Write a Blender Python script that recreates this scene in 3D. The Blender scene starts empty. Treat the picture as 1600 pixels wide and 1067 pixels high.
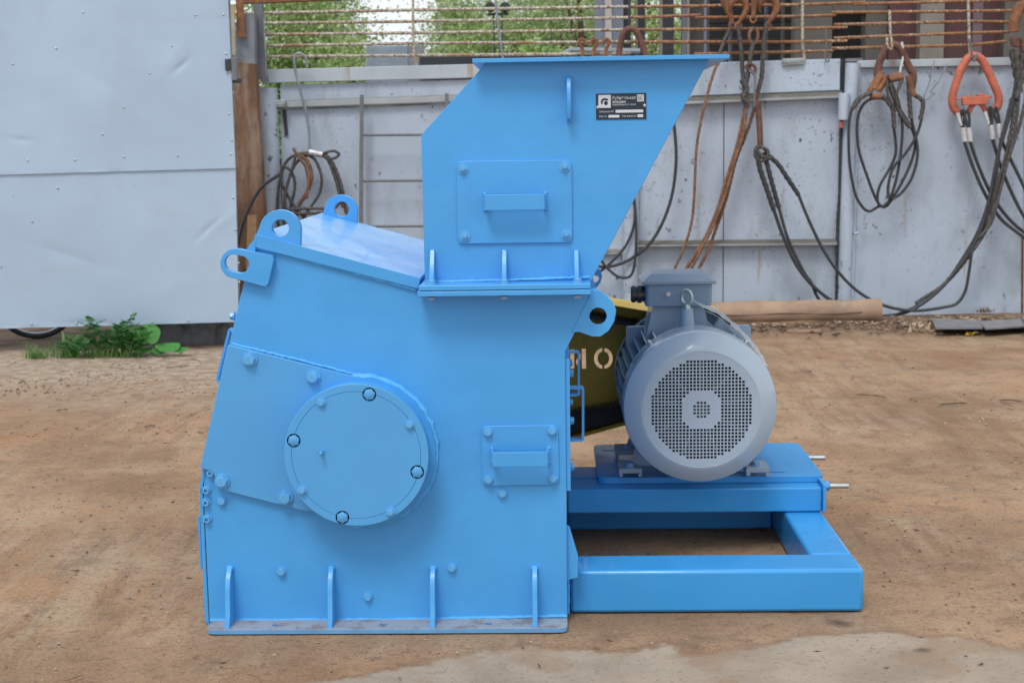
import bpy, math, random
from mathutils import Vector, noise, Matrix
random.seed(7)
PI = math.pi
scn = bpy.context.scene
COL = scn.collection

# ------------------------------------------------------------------ camera, sky, sun, exposure
FPX, PITCH, ROLL, YAW = 2229.0, math.radians(8.12), 0.016, math.radians(1.8)
CAM = Vector((0, -4.47, 1.6))
FW = Vector((0, math.cos(PITCH), -math.sin(PITCH)))
U0 = Vector((0, math.sin(PITCH), math.cos(PITCH)))
R0 = Vector((1, 0, 0))
RT = R0 * math.cos(ROLL) - U0 * math.sin(ROLL)
UP = U0 * math.cos(ROLL) + R0 * math.sin(ROLL)
cd = bpy.data.cameras.new('camera')
cam = bpy.data.objects.new('camera', cd)
COL.objects.link(cam)
scn.camera = cam
mw = Matrix((RT, UP, -FW)).transposed().to_4x4()
mw.translation = CAM
cam.matrix_world = mw
cd.sensor_width = 36
cd.lens = FPX / 1600 * 36
cd.clip_start = 0.1
cd.clip_end = 2000
cd.dof.use_dof = True
cd.dof.focus_distance = 4.8
cd.dof.aperture_fstop = 6.5

SUN_EL, SUN_AZ = math.radians(58), math.radians(200)     # azimuth clockwise from +Y (north)
wd = bpy.data.worlds.new('World')
scn.world = wd
wd.use_nodes = True
nt = wd.node_tree
nt.nodes.clear()
sky = nt.nodes.new('ShaderNodeTexSky')
sky.sky_type = 'NISHITA'
sky.sun_disc = False
sky.sun_elevation = SUN_EL
sky.sun_rotation = SUN_AZ
sky.air_density = 1.0
sky.dust_density = 4.0
cl = nt.nodes.new('ShaderNodeRGB')
cl.outputs[0].default_value = (10.2, 10.7, 11.3, 1)       # even cloud layer
mx = nt.nodes.new('ShaderNodeMix')
mx.data_type = 'RGBA'
mx.inputs[0].default_value = 0.8
nt.links.new(sky.outputs[0], mx.inputs[6])
nt.links.new(cl.outputs[0], mx.inputs[7])
bg = nt.nodes.new('ShaderNodeBackground')
bg.inputs[1].default_value = 0.1
wo = nt.nodes.new('ShaderNodeOutputWorld')
nt.links.new(mx.outputs[2], bg.inputs[0])
nt.links.new(bg.outputs[0], wo.inputs[0])
sd = bpy.data.lights.new('sun', 'SUN')
sd.energy = 1.5
sd.angle = math.radians(18)
sd.color = (1.0, 0.96, 0.9)
so = bpy.data.objects.new('sun', sd)
COL.objects.link(so)
sv = Vector((math.sin(SUN_AZ) * math.cos(SUN_EL), math.cos(SUN_AZ) * math.cos(SUN_EL), math.sin(SUN_EL)))
so.rotation_euler = (-sv).to_track_quat('-Z', 'Y').to_euler()
so.location = (0, -3, 9)
scn.view_settings.view_transform = 'Standard'
scn.view_settings.look = 'None'
scn.view_settings.gamma = 1
scn.view_settings.use_curve_mapping = False
scn.view_settings.exposure = 0.15

# ------------------------------------------------------------------ pixel -> place helpers (measuring only)
VH = Vector((math.sin(YAW), math.cos(YAW), 0))
UH = Vector((math.cos(YAW), -math.sin(YAW), 0))
def ray(px, py):
    return FW + RT * ((px - 800) / FPX) + UP * ((533.5 - py) / FPX)
def W(px, py, Y):
    d = ray(px, py)
    return CAM + d * ((Y - CAM.y) / d.y)
def G(px, py, z=0.0):
    d = ray(px, py)
    return CAM + d * ((z - CAM.z) / d.z)
def M(px, py, v):                                          # machine frame: (u, v, z)
    d = ray(px, py)
    t = (v - CAM.dot(VH)) / d.dot(VH)
    p = CAM + d * t
    return Vector((p.dot(UH), v, p.z))
def MZ(px, py, z):
    p = G(px, py, z)
    return Vector((p.dot(UH), p.dot(VH), z))
def pw(px, v=0.1):                                         # pixels to metres near depth v of the machine
    return px * (v + 4.6) / FPX

# ------------------------------------------------------------------ mesh builder
def rounded(pts, r, seg=4):
    out = []
    n = len(pts)
    for i in range(n):
        p, a, b = Vector(pts[i]), Vector(pts[i - 1]), Vector(pts[(i + 1) % n])
        rr = r[i] if isinstance(r, (list, tuple)) else r
        rr = min(rr, (a - p).length * .45, (b - p).length * .45)
        if rr <= 1e-6:
            out.append(p); continue
        s, e = p + (a - p).normalized() * rr, p + (b - p).normalized() * rr
        for k in range(seg + 1):
            t = k / seg
            out.append(s * (1 - t) ** 2 + p * 2 * t * (1 - t) + e * t * t)
    return out
def smooth_path(pts, n=6):
    P = [Vector(p) for p in pts]
    if len(P) < 3:
        return P
    P = [P[0] * 2 - P[1]] + P + [P[-1] * 2 - P[-2]]
    out = []
    for i in range(1, len(P) - 2):
        a, b, c, d = P[i - 1], P[i], P[i + 1], P[i + 2]
        for k in range(n):
            t = k / n
            out.append(.5 * ((2 * b) + (c - a) * t + (2 * a - 5 * b + 4 * c - d) * t * t + (3 * b - a - 3 * c + d) * t ** 3))
    out.append(P[-2])
    return out
class MB:
    def __init__(s):
        s.v, s.f = [], []
    def add(s, vs, fs):
        o = len(s.v)
        s.v += [tuple(v) for v in vs]
        s.f += [tuple(i + o for i in f) for f in fs]
    def prism(s, pts, off):
        off = Vector(off)
        n = len(pts)
        vs = [Vector(p) for p in pts]
        s.add(vs + [p + off for p in vs], [tuple(range(n)), tuple(range(2 * n - 1, n - 1, -1))] +
              [(i, i + n, (i + 1) % n + n, (i + 1) % n) for i in range(n)])
    def box(s, x0, x1, y0, y1, z0, z1):
        s.prism([(x0, y0, z0), (x1, y0, z0), (x1, y0, z1), (x0, y0, z1)], (0, y1 - y0, 0))
    def cyl(s, a, b, r0, r1=None, n=24, cap=True):
        s.tube([a, b], [r0, r0 if r1 is None else r1], n, cap)
    def tube(s, pts, r, n=8, cap=True, lobes=0, pitch=.05, closed=False, depth=.15):
        P = [Vector(p) for p in pts]
        m = len(P)
        rs = r if isinstance(r, (list, tuple)) else [r] * m
        T = []
        for i in range(m):
            a = P[i - 1] if (i > 0 or closed) else P[i]
            b = P[(i + 1) % m] if (i < m - 1 or closed) else P[i]
            T.append((b - a).normalized())
        ref = Vector((0, 0, 1)) if abs(T[0].z) < .9 else Vector((1, 0, 0))
        N = (ref - T[0] * ref.dot(T[0])).normalized()
        vs, L = [], 0
        for i in range(m):
            N = (N - T[i] * N.dot(T[i])).normalized()
            B = T[i].cross(N)
            if i: L += (P[i] - P[i - 1]).length
            for k in range(n):
                a = 2 * PI * k / n
                q = rs[i] * (1 + (depth * math.cos(lobes * a - L / pitch * 2 * PI) if lobes else 0))
                vs.append(P[i] + N * math.cos(a) * q + B * math.sin(a) * q)
        fs = []
        for i in range(m if closed else m - 1):
            j = (i + 1) % m
            for k in range(n):
                l = (k + 1) % n
                fs.append((i * n + k, i * n + l, j * n + l, j * n + k))
        if cap and not closed:
            fs += [tuple(range(n - 1, -1, -1)), tuple(range((m - 1) * n, m * n))]
        s.add(vs, fs)
    def lathe(s, prof, axis_p, n=48):                       # prof: list of (radius, v) about an axis along +v (y)
        vs, fs = [], []
        for r, v in prof:
            for k in range(n):
                a = 2 * PI * k / n
                vs.append((axis_p[0] + r * math.cos(a), v, axis_p[1] + r * math.sin(a)))
        for i in range(len(prof) - 1):
            for k in range(n):
                l = (k + 1) % n
                fs.append((i * n + k, i * n + l, (i + 1) * n + l, (i + 1) * n + k))
        s.add(vs, fs)
    def holed(s, outer, hole, off):                         # plate: outer and hole loops of equal count
        off = Vector(off); n = len(outer)
        o = [Vector(p) for p in outer]; h = [Vector(p) for p in hole]
        vs = o + h + [p + off for p in o] + [p + off for p in h]
        fs = []
        for i in range(n):
            j = (i + 1) % n
            fs += [(i, j, n + j, n + i), (2 * n + j, 2 * n + i, 3 * n + i, 3 * n + j), (j, i, 2 * n + i, 2 * n + j), (n + i, n + j, 3 * n + j, 3 * n + i)]
        s.add(vs, fs)
    def ball(s, c, r, n=8, m=5, sc=(1, 1, 1)):
        c = Vector(c); vs = []; fs = []
        for i in range(m + 1):
            t = PI * i / m
            for k in range(n):
                a = 2 * PI * k / n
                vs.append(c + Vector((math.sin(t) * math.cos(a) * sc[0], math.sin(t) * math.sin(a) * sc[1], math.cos(t) * sc[2])) * r)
        for i in range(m):
            for k in range(n):
                l = (k + 1) % n
                fs.append((i * n + k, (i + 1) * n + k, (i + 1) * n + l, i * n + l))
        s.add(vs, fs)
    def mesh(s, name, mat=None, org=(0, 0, 0), smooth=40):
        me = bpy.data.meshes.new(name)
        o = Vector(org)
        me.from_pydata([tuple(Vector(v) - o) for v in s.v], [], s.f)
        me.validate()
        me.update()
        import bmesh
        bm = bmesh.new(); bm.from_mesh(me)
        bmesh.ops.remove_doubles(bm, verts=bm.verts, dist=1e-5)
        bmesh.ops.recalc_face_normals(bm, faces=bm.faces)
        bm.to_mesh(me); bm.free()
        if smooth:
            me.shade_smooth()
            me.set_sharp_from_angle(angle=math.radians(smooth))
        if mat: me.materials.append(mat)
        return me
    def build(s, name, mat, parent=None, org=None, bevel=0, smooth=40, **props):
        top = parent is None
        if org is None:
            org = parent.get('_org', (0, 0, 0)) if parent else (0, 0, 0)
        me = s.mesh(name, mat, org, smooth)
        o = bpy.data.objects.new(name, me)
        COL.objects.link(o)
        if top: o.location = org
        else:
            o.parent = parent
            ORG[o.name] = org
        if bevel:
            b = o.modifiers.new('bevel', 'BEVEL')
            b.width = bevel; b.segments = 2; b.limit_method = 'ANGLE'; b.angle_limit = math.radians(40)
            b.harden_normals = False
        for k, v in props.items(): o[k] = v
        return o
ORG = {}
def part(mb, name, mat, parent, **k):
    return mb.build(name, mat, parent, org=ORG.get(parent.name, (0, 0, 0)), **k)
def thing(name, label, cat, loc=(0, 0, 0), group=None):
    o = bpy.data.objects.new(name, None)
    COL.objects.link(o)
    o.location = loc
    o.empty_display_size = .2
    o['label'] = label; o['category'] = cat
    if group: o['group'] = group
    ORG[o.name] = tuple(loc)
    return o
def tag(o, label, cat, group=None):
    o['label'] = label; o['category'] = cat
    if group: o['group'] = group
    return o
def inst(me, name, parent, loc, rot=(0, 0, 0), sc=1):
    o = bpy.data.objects.new(name, me)
    COL.objects.link(o)
    o.parent = parent
    o.location = loc; o.rotation_euler = rot
    o.scale = (sc, sc, sc)
    return o
def carve(o, mb):                                           # cut real holes
    me = mb.mesh('cut', None, (0, 0, 0), 0)
    c = bpy.data.objects.new('cut', me); COL.objects.link(c)
    c.matrix_world = o.matrix_world
    mods = [(m.width) for m in o.modifiers if m.type == 'BEVEL']
    for m in list(o.modifiers): o.modifiers.remove(m)
    par = o.parent; o.parent = None
    m = o.modifiers.new('b', 'BOOLEAN'); m.operation = 'DIFFERENCE'; m.object = c; m.solver = 'EXACT'
    bpy.context.view_layer.update()
    dg = bpy.context.evaluated_depsgraph_get()
    new = bpy.data.meshes.new_from_object(o.evaluated_get(dg))
    o.modifiers.clear(); o.data = new; o.parent = par
    new.shade_smooth(); new.set_sharp_from_angle(angle=math.radians(35))
    bpy.data.objects.remove(c); bpy.data.meshes.remove(me)
    if mods:
        b = o.modifiers.new('bevel', 'BEVEL'); b.width = mods[0] * .6; b.segments = 2; b.limit_method = 'ANGLE'; b.angle_limit = math.radians(50)

# ------------------------------------------------------------------ materials
def lin(c):
    if isinstance(c, str):
        c = tuple(int(c[i:i + 2], 16) / 255 for i in (0, 2, 4))
        return tuple(x / 12.92 if x < .04045 else ((x + .055) / 1.055) ** 2.4 for x in c)
    return c
def node(t, ty, **k):
    n = t.nodes.new(ty)
    for a, b in k.items(): setattr(n, a, b)
    return n
def noise_fac(t, co, scale, detail=4, lo=.4, hi=.6, stretch=None, rot=0, rough=.55):
    mp = node(t, 'ShaderNodeMapping')
    if stretch: mp.inputs['Scale'].default_value = stretch
    mp.inputs['Rotation'].default_value = (0, 0, rot)
    t.links.new(co, mp.inputs[0])
    nz = node(t, 'ShaderNodeTexNoise')
    nz.inputs['Scale'].default_value = scale; nz.inputs['Detail'].default_value = detail
    nz.inputs['Roughness'].default_value = rough
    t.links.new(mp.outputs[0], nz.inputs['Vector'])
    mr = node(t, 'ShaderNodeMapRange', interpolation_type='SMOOTHSTEP')
    mr.inputs[1].default_value = lo; mr.inputs[2].default_value = hi
    t.links.new(nz.outputs[0], mr.inputs[0])
    return mr.outputs[0]
def mixc(t, fac, a, b):
    m = node(t, 'ShaderNodeMix', data_type='RGBA')
    if isinstance(fac, (int, float)): m.inputs[0].default_value = fac
    else: t.links.new(fac, m.inputs[0])
    for s, x in ((6, a), (7, b)):
        if isinstance(x, (tuple, list)): m.inputs[s].default_value = (*x[:3], 1)
        else: t.links.new(x, m.inputs[s])
    return m.outputs[2]
def mul(t, a, b, op='MULTIPLY'):
    m = node(t, 'ShaderNodeMath', operation=op)
    for s, x in ((0, a), (1, b)):
        if isinstance(x, (int, float)): m.inputs[s].default_value = x
        else: t.links.new(x, m.inputs[s])
    return m.outputs[0]
def mat(name, col, rough=.5, metal=0, var=.1, vscale=4, spots=(), bump=0, bscale=150, bump2=0, b2scale=2, coat=0, spec=.5, rvar=0, world=False, settle=False):
    m = bpy.data.materials.new(name); m.use_nodes = True
    t = m.node_tree; t.nodes.clear()
    out = node(t, 'ShaderNodeOutputMaterial'); bs = node(t, 'ShaderNodeBsdfPrincipled')
    t.links.new(bs.outputs[0], out.inputs[0])
    if world: co = node(t, 'ShaderNodeNewGeometry').outputs['Position']
    else: co = node(t, 'ShaderNodeTexCoord').outputs['Object']
    c = lin(col)
    cur = mixc(t, noise_fac(t, co, vscale, 6, .3, .7), tuple(x * (1 - var) for x in c), tuple(min(1, x * (1 + var)) for x in c))
    for sp in spots:                                       # (colour, scale, lo, hi, stretch, strength, second-scale)
        f = noise_fac(t, co, sp[1], 6, sp[2], sp[3], sp[4] if len(sp) > 4 else None, 0, .65)
        if len(sp) > 6: f = mul(t, f, noise_fac(t, co, sp[6], 3, .45, .62))
        if len(sp) > 5: f = mul(t, f, sp[5])
        if settle:                                         # dust settles on faces that look up
            sn = node(t, 'ShaderNodeSeparateXYZ'); t.links.new(node(t, 'ShaderNodeNewGeometry').outputs['Normal'], sn.inputs[0])
            sm = node(t, 'ShaderNodeMapRange'); sm.inputs[1].default_value = .2; sm.inputs[2].default_value = .9; sm.inputs[3].default_value = .12
            t.links.new(sn.outputs[2], sm.inputs[0]); f = mul(t, f, sm.outputs[0])
        cur = mixc(t, f, cur, lin(sp[0]))
    t.links.new(cur, bs.inputs['Base Color'])
    bs.inputs['Roughness'].default_value = rough
    if rvar:
        mr = node(t, 'ShaderNodeMapRange'); mr.inputs[3].default_value = rough - rvar; mr.inputs[4].default_value = rough + rvar
        t.links.new(noise_fac(t, co, 9, 5, .3, .7), mr.inputs[0]); t.links.new(mr.outputs[0], bs.inputs['Roughness'])
    bs.inputs['Metallic'].default_value = metal
    bs.inputs['Coat Weight'].default_value = coat
    bs.inputs['Specular IOR Level'].default_value = spec
    if bump or bump2:
        prev = None
        for st, sc, d in ((bump2, b2scale, .02), (bump, bscale, .001)):
            if not st: continue
            nz = node(t, 'ShaderNodeTexNoise'); nz.inputs['Scale'].default_value = sc; nz.inputs['Detail'].default_value = 3
            t.links.new(co, nz.inputs['Vector'])
            b = node(t, 'ShaderNodeBump'); b.inputs['Strength'].default_value = st; b.inputs['Distance'].default_value = d
            t.links.new(nz.outputs[0], b.inputs['Height'])
            if prev: t.links.new(prev, b.inputs['Normal'])
            prev = b.outputs[0]
        t.links.new(prev, bs.inputs['Normal'])
    return m
BLUE = (0.060, 0.335, 0.725)
blue = mat('blue_enamel', BLUE, .42, var=.05, vscale=2.2, bump=.45, bscale=40, bump2=.3, b2scale=4, rvar=.09, coat=.15,
           spots=[((.09, .2, .33), 130, .70, .76, None, .6, 2.5), ((.16, .42, .78), 3, .5, .8, (.3, 1, 2), .12)])
blue_dusty = mat('blue_enamel_dusty', (.10, .33, .64), .6, var=.1, vscale=8, bump=.3, bscale=60,
           spots=[((.30, .30, .31), 5, .22, .46, None, .85), ((.16, .11, .08), 14, .50, .62, None, .6), ((.06, .045, .035), 45, .60, .68, None, .7)], settle=True)
blue_rail = mat('blue_enamel_rail', (.036, .30, .68), .36, var=.05, vscale=2, bump=.25, bscale=60, rvar=.08, coat=.2,
           spots=[((.03, .06, .10), 38, .66, .72, (1, 1, 3), .8, 3)])
blue_disc = mat('blue_enamel_disc', (.078, .335, .67), .45, var=.03, vscale=3, bump=.25, bscale=55, rvar=.05, coat=.1)
bolt_m = mat('painted_bolt', (.105, .385, .72), .38, var=.08, vscale=60, bump=.4, bscale=150, coat=.2)  # paler than the housing: edge sheen of the bolts put into the colour
weldm = mat('painted_weld', (.075, .39, .77), .38, var=.08, vscale=30, bump=.6, bscale=120, coat=.1)
blackp = mat('black_gap', (.012, .014, .02), .6)
grey_motor = mat('motor_grey_paint', (.25, .34, .44), .34, var=.04, vscale=5, bump=.2, bscale=120, rvar=.06, coat=.2, spots=[((.14, .15, .16), 40, .68, .78, None, .5, 5)])
grey_cover = mat('fan_cover_grey', (.38, .46, .545), .22, var=.03, vscale=5, coat=.25, rvar=.05, spots=[((.2, .2, .19), 30, .64, .75, None, .4, 4)])
grey_box = mat('terminal_box_grey', (.19, .28, .385), .4, var=.04, bump=.2)
foot_m = mat('foot_cast_grey', (.32, .39, .47), .5, var=.1)
dark_in = mat('dark_plastic', (.03, .035, .042), .5)
fan_m = mat('fan_plastic', (.20, .235, .27), .5)
zinc = mat('zinc_steel', (.52, .54, .55), .32, metal=.85, var=.12, vscale=40)
galv = mat('galvanised_eye', (.42, .48, .45), .38, metal=.6, var=.15, vscale=30)
gland_m = mat('gland_black', (.025, .027, .03), .25, coat=.5)
yel = mat('yellow_guard', (.68, .45, .06), .45, var=.12, vscale=6, spots=[((.3, .2, .04), 12, .6, .7, None, .5)])
belt_m = mat('belt_rubber', (.012, .015, .02), .6)
plate_m = mat('nameplate_black', (.012, .022, .04), .35)
plate_w = mat('nameplate_silver', (.60, .62, .65), .4, var=.02)
FB = (.43, .50, .60)
gate_m = mat('gate_sheet_paint', (.385, .50, .64), .42, var=.05, vscale=.8, bump2=.8, b2scale=1.1, rvar=.05,
             spots=[((.31, .37, .45), 1.6, .5, .7, (1, 1, .6), .3), ((.12, .12, .13), 26, .68, .71, (1, 1, 1.6), .7, 1.3), ((.33, .33, .33), 1.1, .56, .72, (.6, 1, 3), .25)])
fence_m = mat('fence_sheet_paint', (.42, .495, .60), .6, var=.06, vscale=1.2, bump=.3, bscale=40, bump2=.3, b2scale=1.5,
              spots=[((.25, .29, .33), 2.6, .47, .68, (1, 1, .35), .5), ((.06, .055, .045), 15, .60, .635, (1, 1, .8), .9, 1.7),
                     ((.30, .20, .10), 4, .60, .74, (2, 1, .15), .55), ((.09, .085, .075), 45, .595, .64, None, .85, 1.1), ((.20, .21, .20), 1.3, .52, .70, (1, 1, .6), .4)])
rail_m = mat('fence_rail_paint', (.42, .47, .50), .65, var=.12, vscale=6, bump=.4, bscale=60,
             spots=[((.11, .10, .075), 7, .42, .62, (.5, 1, 2), .8), ((.30, .17, .07), 14, .62, .72, None, .7)])
ledge_m = mat('fence_ledge_grime', (.40, .44, .47), .7, var=.12, vscale=6, bump=.4, bscale=60, spots=[((.10, .095, .075), 5, .26, .46, None, .95), ((.16, .12, .07), 12, .5, .6, None, .6)], settle=True)
capm = mat('fence_cap_paint', (.42, .48, .53), .6, var=.08, vscale=3, spots=[((.34, .20, .08), 2.2, .60, .70, (2.5, 1, .1), .7), ((.12, .12, .1), 30, .66, .72, None, .6)])
rebar_m = mat('peeling_rebar', (.50, .48, .40), .75, var=.15, vscale=20, bump=.8, bscale=120,
              spots=[((.20, .085, .04), 55, .50, .56, None, .9), ((.30, .13, .05), 3, .54, .62, None, .6), ((.10, .06, .04), 90, .55, .62, None, .7)])
rebar_rust = mat('rusty_rebar', (.27, .13, .06), .8, var=.3, vscale=14, bump=.8, bscale=120, spots=[((.52, .46, .38), 42, .52, .58, None, .85, 2.5), ((.10, .05, .03), 60, .56, .62, None, .7)])
rust = mat('rust', (.20, .085, .042), .8, var=.3, vscale=12, bump=.6, bscale=80, spots=[((.33, .145, .055), 9, .5, .62, None, .7), ((.10, .055, .035), 25, .56, .66, None, .7)])
rust_dark = mat('dark_rust', (.13, .06, .045), .75, var=.3, vscale=16, bump=.6, bscale=90)
rust_post = mat('rusty_column_steel', (.20, .105, .06), .8, var=.3, vscale=3, bump=.5, bscale=60,
                spots=[((.30, .22, .16), 4, .46, .6, (1.5, 1, .4), .85), ((.05, .035, .03), 5, .6, .7, (2, 1, .3), .8)])
col_grey = mat('column_grey_paint', (.22, .24, .27), .6, var=.15, vscale=5, spots=[((.25, .13, .07), 5, .6, .68, (1, 1, .4), .7)])
rope_m = mat('steel_rope_grey', (.085, .078, .075), .6, metal=.3, var=.3, vscale=25, bump=.5, bscale=150)
rope_r = mat('steel_rope_rusty', (.20, .10, .055), .75, var=.35, vscale=18, bump=.5, bscale=150, spots=[((.14, .12, .11), 5, .5, .62, None, .7)])
rope_k = mat('sling_rope_black', (.035, .037, .042), .5, var=.2, vscale=25)
orange = mat('orange_link_paint', (.50, .135, .08), .55, var=.15, vscale=14, spots=[((.25, .09, .05), 18, .6, .68, None, .7)])
ferr = mat('aluminium_ferrule', (.55, .56, .58), .4, metal=.4, var=.15, vscale=30)
wood_l = mat('fresh_board_wood', (.52, .30, .15), .7, var=.15, vscale=30)
log_m = mat('bare_log_wood', (.33, .225, .155), .75, var=.2, vscale=4, bump=.5, bscale=50, spots=[((.16, .10, .07), 4, .55, .72, (.4, 3, 3), .7), ((.34, .34, .34), 6, .6, .7, None, .4)])
bark_m = mat('dry_twig', (.10, .065, .045), .9, var=.3, vscale=20)
concrete_dk = mat('footing_concrete', (.13, .135, .14), .9, var=.3, vscale=4, bump=.6, bscale=30, spots=[((.04, .035, .03), 5, .5, .66, (1, 1, .5), .8)])
slate_m = mat('scrap_sheet_grey', (.17, .17, .18), .7, var=.2, vscale=9, spots=[((.30, .24, .18), 8, .58, .7, None, .6)])
ladder_m = mat('ladder_steel_grey', (.15, .16, .17), .6, var=.15, vscale=12)
wire_m = mat('bare_wire', (.27, .30, .33), .45, metal=.4, var=.15, vscale=12)
plastic_w = mat('clear_plastic_wrap', (.62, .64, .66), .25, var=.1, vscale=30)

# ------------------------------------------------------------------ ground
def ground():
    def axis(segs):
        out = []
        for a, b, st in segs:
            n = max(1, int(round((b - a) / st)))
            out += [a + (b - a) * i / n for i in range(n)]
        return out + [segs[-1][1]]
    xs = axis([(-700, -60, 160), (-60, -8, 8), (-8, -3.6, .4), (-3.6, 5.2, .045), (5.2, 9, .4), (9, 60, 8), (60, 700, 160)])
    ys = axis([(-60, -6, 9), (-6, -1.2, .4), (-1.2, 4, .035), (4, 9, .06), (9, 12, .5), (12, 60, 8), (60, 900, 160)])
    vs = []
    for y in ys:
        for x in xs:
            z = 0
            if -3.7 < x < 5.3 and -1.3 < y < 9:
                k = min(1, max(0, (x + 3.7) / .4)) * min(1, max(0, (5.3 - x) / .4)) * min(1, max(0, (9 - y) / .8))
                z = noise.noise(Vector((x * .7, y * .9, 3))) * .014 + noise.noise(Vector((x * 3, y * 3.6, 1))) * .006 + noise.noise(Vector((x * 11, y * 11, 5))) * .0035 * (1 if y < 2.5 else max(.25, 1 - (y - 2.5) * .5))
                a = (x * .62 - y * .45) if x < .4 else (x * .62 + y * .45)                     # tyre tracks running away to the upper right
                z += noise.noise(Vector((a * 7, (x + y) * .5, 8))) * .005
                z -= .004
                if -1.25 < x < 1.45 and -.12 < y < 1.7: z = min(z, -.001) * .25 - .0005
                z *= k
                if 7.2 < y < 8.1: z += .05 * math.sin((y - 7.2) / .9 * PI) ** 2 * (1 if x > .8 else .35) * (.7 + .6 * noise.noise(Vector((x * 1.5, y, 9)))) * k
            vs.append((x, y, z))
    nx = len(xs)
    fs = [(j * nx + i, j * nx + i + 1, (j + 1) * nx + i + 1, (j + 1) * nx + i) for j in range(len(ys) - 1) for i in range(nx - 1)]
    me = bpy.data.meshes.new('ground'); me.from_pydata(vs, [], fs); me.shade_smooth()
    o = bpy.data.objects.new('ground', me); COL.objects.link(o); o['kind'] = 'structure'
    m = bpy.data.materials.new('packed_sandy_dirt'); m.use_nodes = True
    t = m.node_tree; t.nodes.clear()
    out = node(t, 'ShaderNodeOutputMaterial'); bs = node(t, 'ShaderNodeBsdfPrincipled'); t.links.new(bs.outputs[0], out.inputs[0])
    co = node(t, 'ShaderNodeNewGeometry').outputs['Position']
    sepx = node(t, 'ShaderNodeSeparateXYZ'); t.links.new(co, sepx.inputs[0])
    sx_ = node(t, 'ShaderNodeMapRange', interpolation_type='SMOOTHSTEP'); sx_.inputs[1].default_value = -.2; sx_.inputs[2].default_value = .9; t.links.new(sepx.outputs[0], sx_.inputs[0])
    def tracks(scale, lo, hi, ang):
        a = noise_fac(t, co, scale, 9, lo, hi, (4.5, .6, 1), -ang, .68)
        b = noise_fac(t, co, scale, 9, lo, hi, (4.5, .6, 1), ang + .1, .68)
        m = node(t, 'ShaderNodeMix'); t.links.new(sx_.outputs[0], m.inputs[0]); t.links.new(a, m.inputs[2]); t.links.new(b, m.inputs[3])
        return mul(t, m.outputs[0], noise_fac(t, co, .7, 4, .40, .62))
    cur = mixc(t, noise_fac(t, co, 1.0, 9, .34, .66, None, 0, .62), (.225, .139, .080), (.375, .246, .152))
    cur = mixc(t, mul(t, noise_fac(t, co, .5, 6, .48, .66, (.7, 1.5, 1), 0, .62), .6), cur, (.35, .175, .075))   # rusty sand drifts
    cur = mixc(t, mul(t, noise_fac(t, co, 1.3, 9, .50, .66, (.9, 1.3, 1), .6, .66), .5), cur, (.385, .30, .20))     # dried pale mud
    cur = mixc(t, mul(t, tracks(1.5, .46, .62, .60), .55), cur, (.38, .295, .205))
    cur = mixc(t, mul(t, tracks(2.3, .48, .64, .66), .55), cur, (.165, .108, .070))
    cur = mixc(t, mul(t, noise_fac(t, co, 5, 9, .50, .66, None, 0, .7), .5), cur, (.16, .105, .068))
    cur = mixc(t, mul(t, noise_fac(t, co, 19, 8, .555, .63, (.8, 1.4, 1), 0, .75), .65), cur, (.125, .082, .055))
    cur = mixc(t, mul(t, noise_fac(t, co, 60, 6, .52, .64, None, 0, .7), .6), cur, (.14, .09, .06))
    cur = mixc(t, mul(t, noise_fac(t, co, 110, 4, .58, .70), .5), cur, (.45, .37, .285))
    sep = node(t, 'ShaderNodeSeparateXYZ'); t.links.new(co, sep.inputs[0])
    # bare concrete showing through at the camera end of the yard
    n1 = noise_fac(t, co, 1.5, 8, 0, 1, None, 0, .6); n2 = noise_fac(t, co, .6, 2, 0, 1)
    e = mul(t, mul(t, n1, .75), mul(t, n2, .35), 'ADD')
    line = mul(t, mul(t, sep.outputs[0], .10), sep.outputs[1], 'SUBTRACT')      # .05x - y
    f = mul(t, line, e, 'ADD')
    mr = node(t, 'ShaderNodeMapRange', interpolation_type='SMOOTHSTEP'); mr.inputs[1].default_value = .80; mr.inputs[2].default_value = .86
    t.links.new(f, mr.inputs[0])
    conc = mixc(t, noise_fac(t, co, 3, 8, .3, .7), (.275, .222, .17), (.375, .31, .24))
    conc = mixc(t, mul(t, noise_fac(t, co, 60, 4, .55, .68), .5), conc, (.18, .15, .12))
    conc = mixc(t, mul(t, noise_fac(t, co, 2.2, 6, .55, .64), .6), conc, (.28, .19, .12))
    edge = node(t, 'ShaderNodeMapRange', interpolation_type='SMOOTHSTEP'); edge.inputs[1].default_value = .72; edge.inputs[2].default_value = .805
    t.links.new(f, edge.inputs[0])
    cur = mixc(t, mul(t, edge.outputs[0], .4), cur, (.18, .115, .075))
    cur = mixc(t, mr.outputs[0], cur, conc)
    # pale gravel verge in front of the sheet gate, darker litter along the fence
    gy = node(t, 'ShaderNodeMapRange', interpolation_type='SMOOTHSTEP'); gy.inputs[1].default_value = 4.7; gy.inputs[2].default_value = 6.6
    t.links.new(mul(t, sep.outputs[1], mul(t, n1, 1.9), 'ADD'), gy.inputs[0])
    gx = node(t, 'ShaderNodeMapRange', interpolation_type='SMOOTHSTEP'); gx.inputs[1].default_value = -.3; gx.inputs[2].default_value = -1.0
    t.links.new(sep.outputs[0], gx.inputs[0])
    gr = mixc(t, noise_fac(t, co, 11, 8, .38, .62), (.26, .20, .145), (.42, .34, .265))
    cur = mixc(t, mul(t, mul(t, gy.outputs[0], gx.outputs[0]), .8), cur, gr)
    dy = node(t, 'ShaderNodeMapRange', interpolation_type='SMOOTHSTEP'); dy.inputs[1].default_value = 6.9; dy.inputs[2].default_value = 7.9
    t.links.new(mul(t, sep.outputs[1], n1, 'ADD'), dy.inputs[0])
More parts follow.
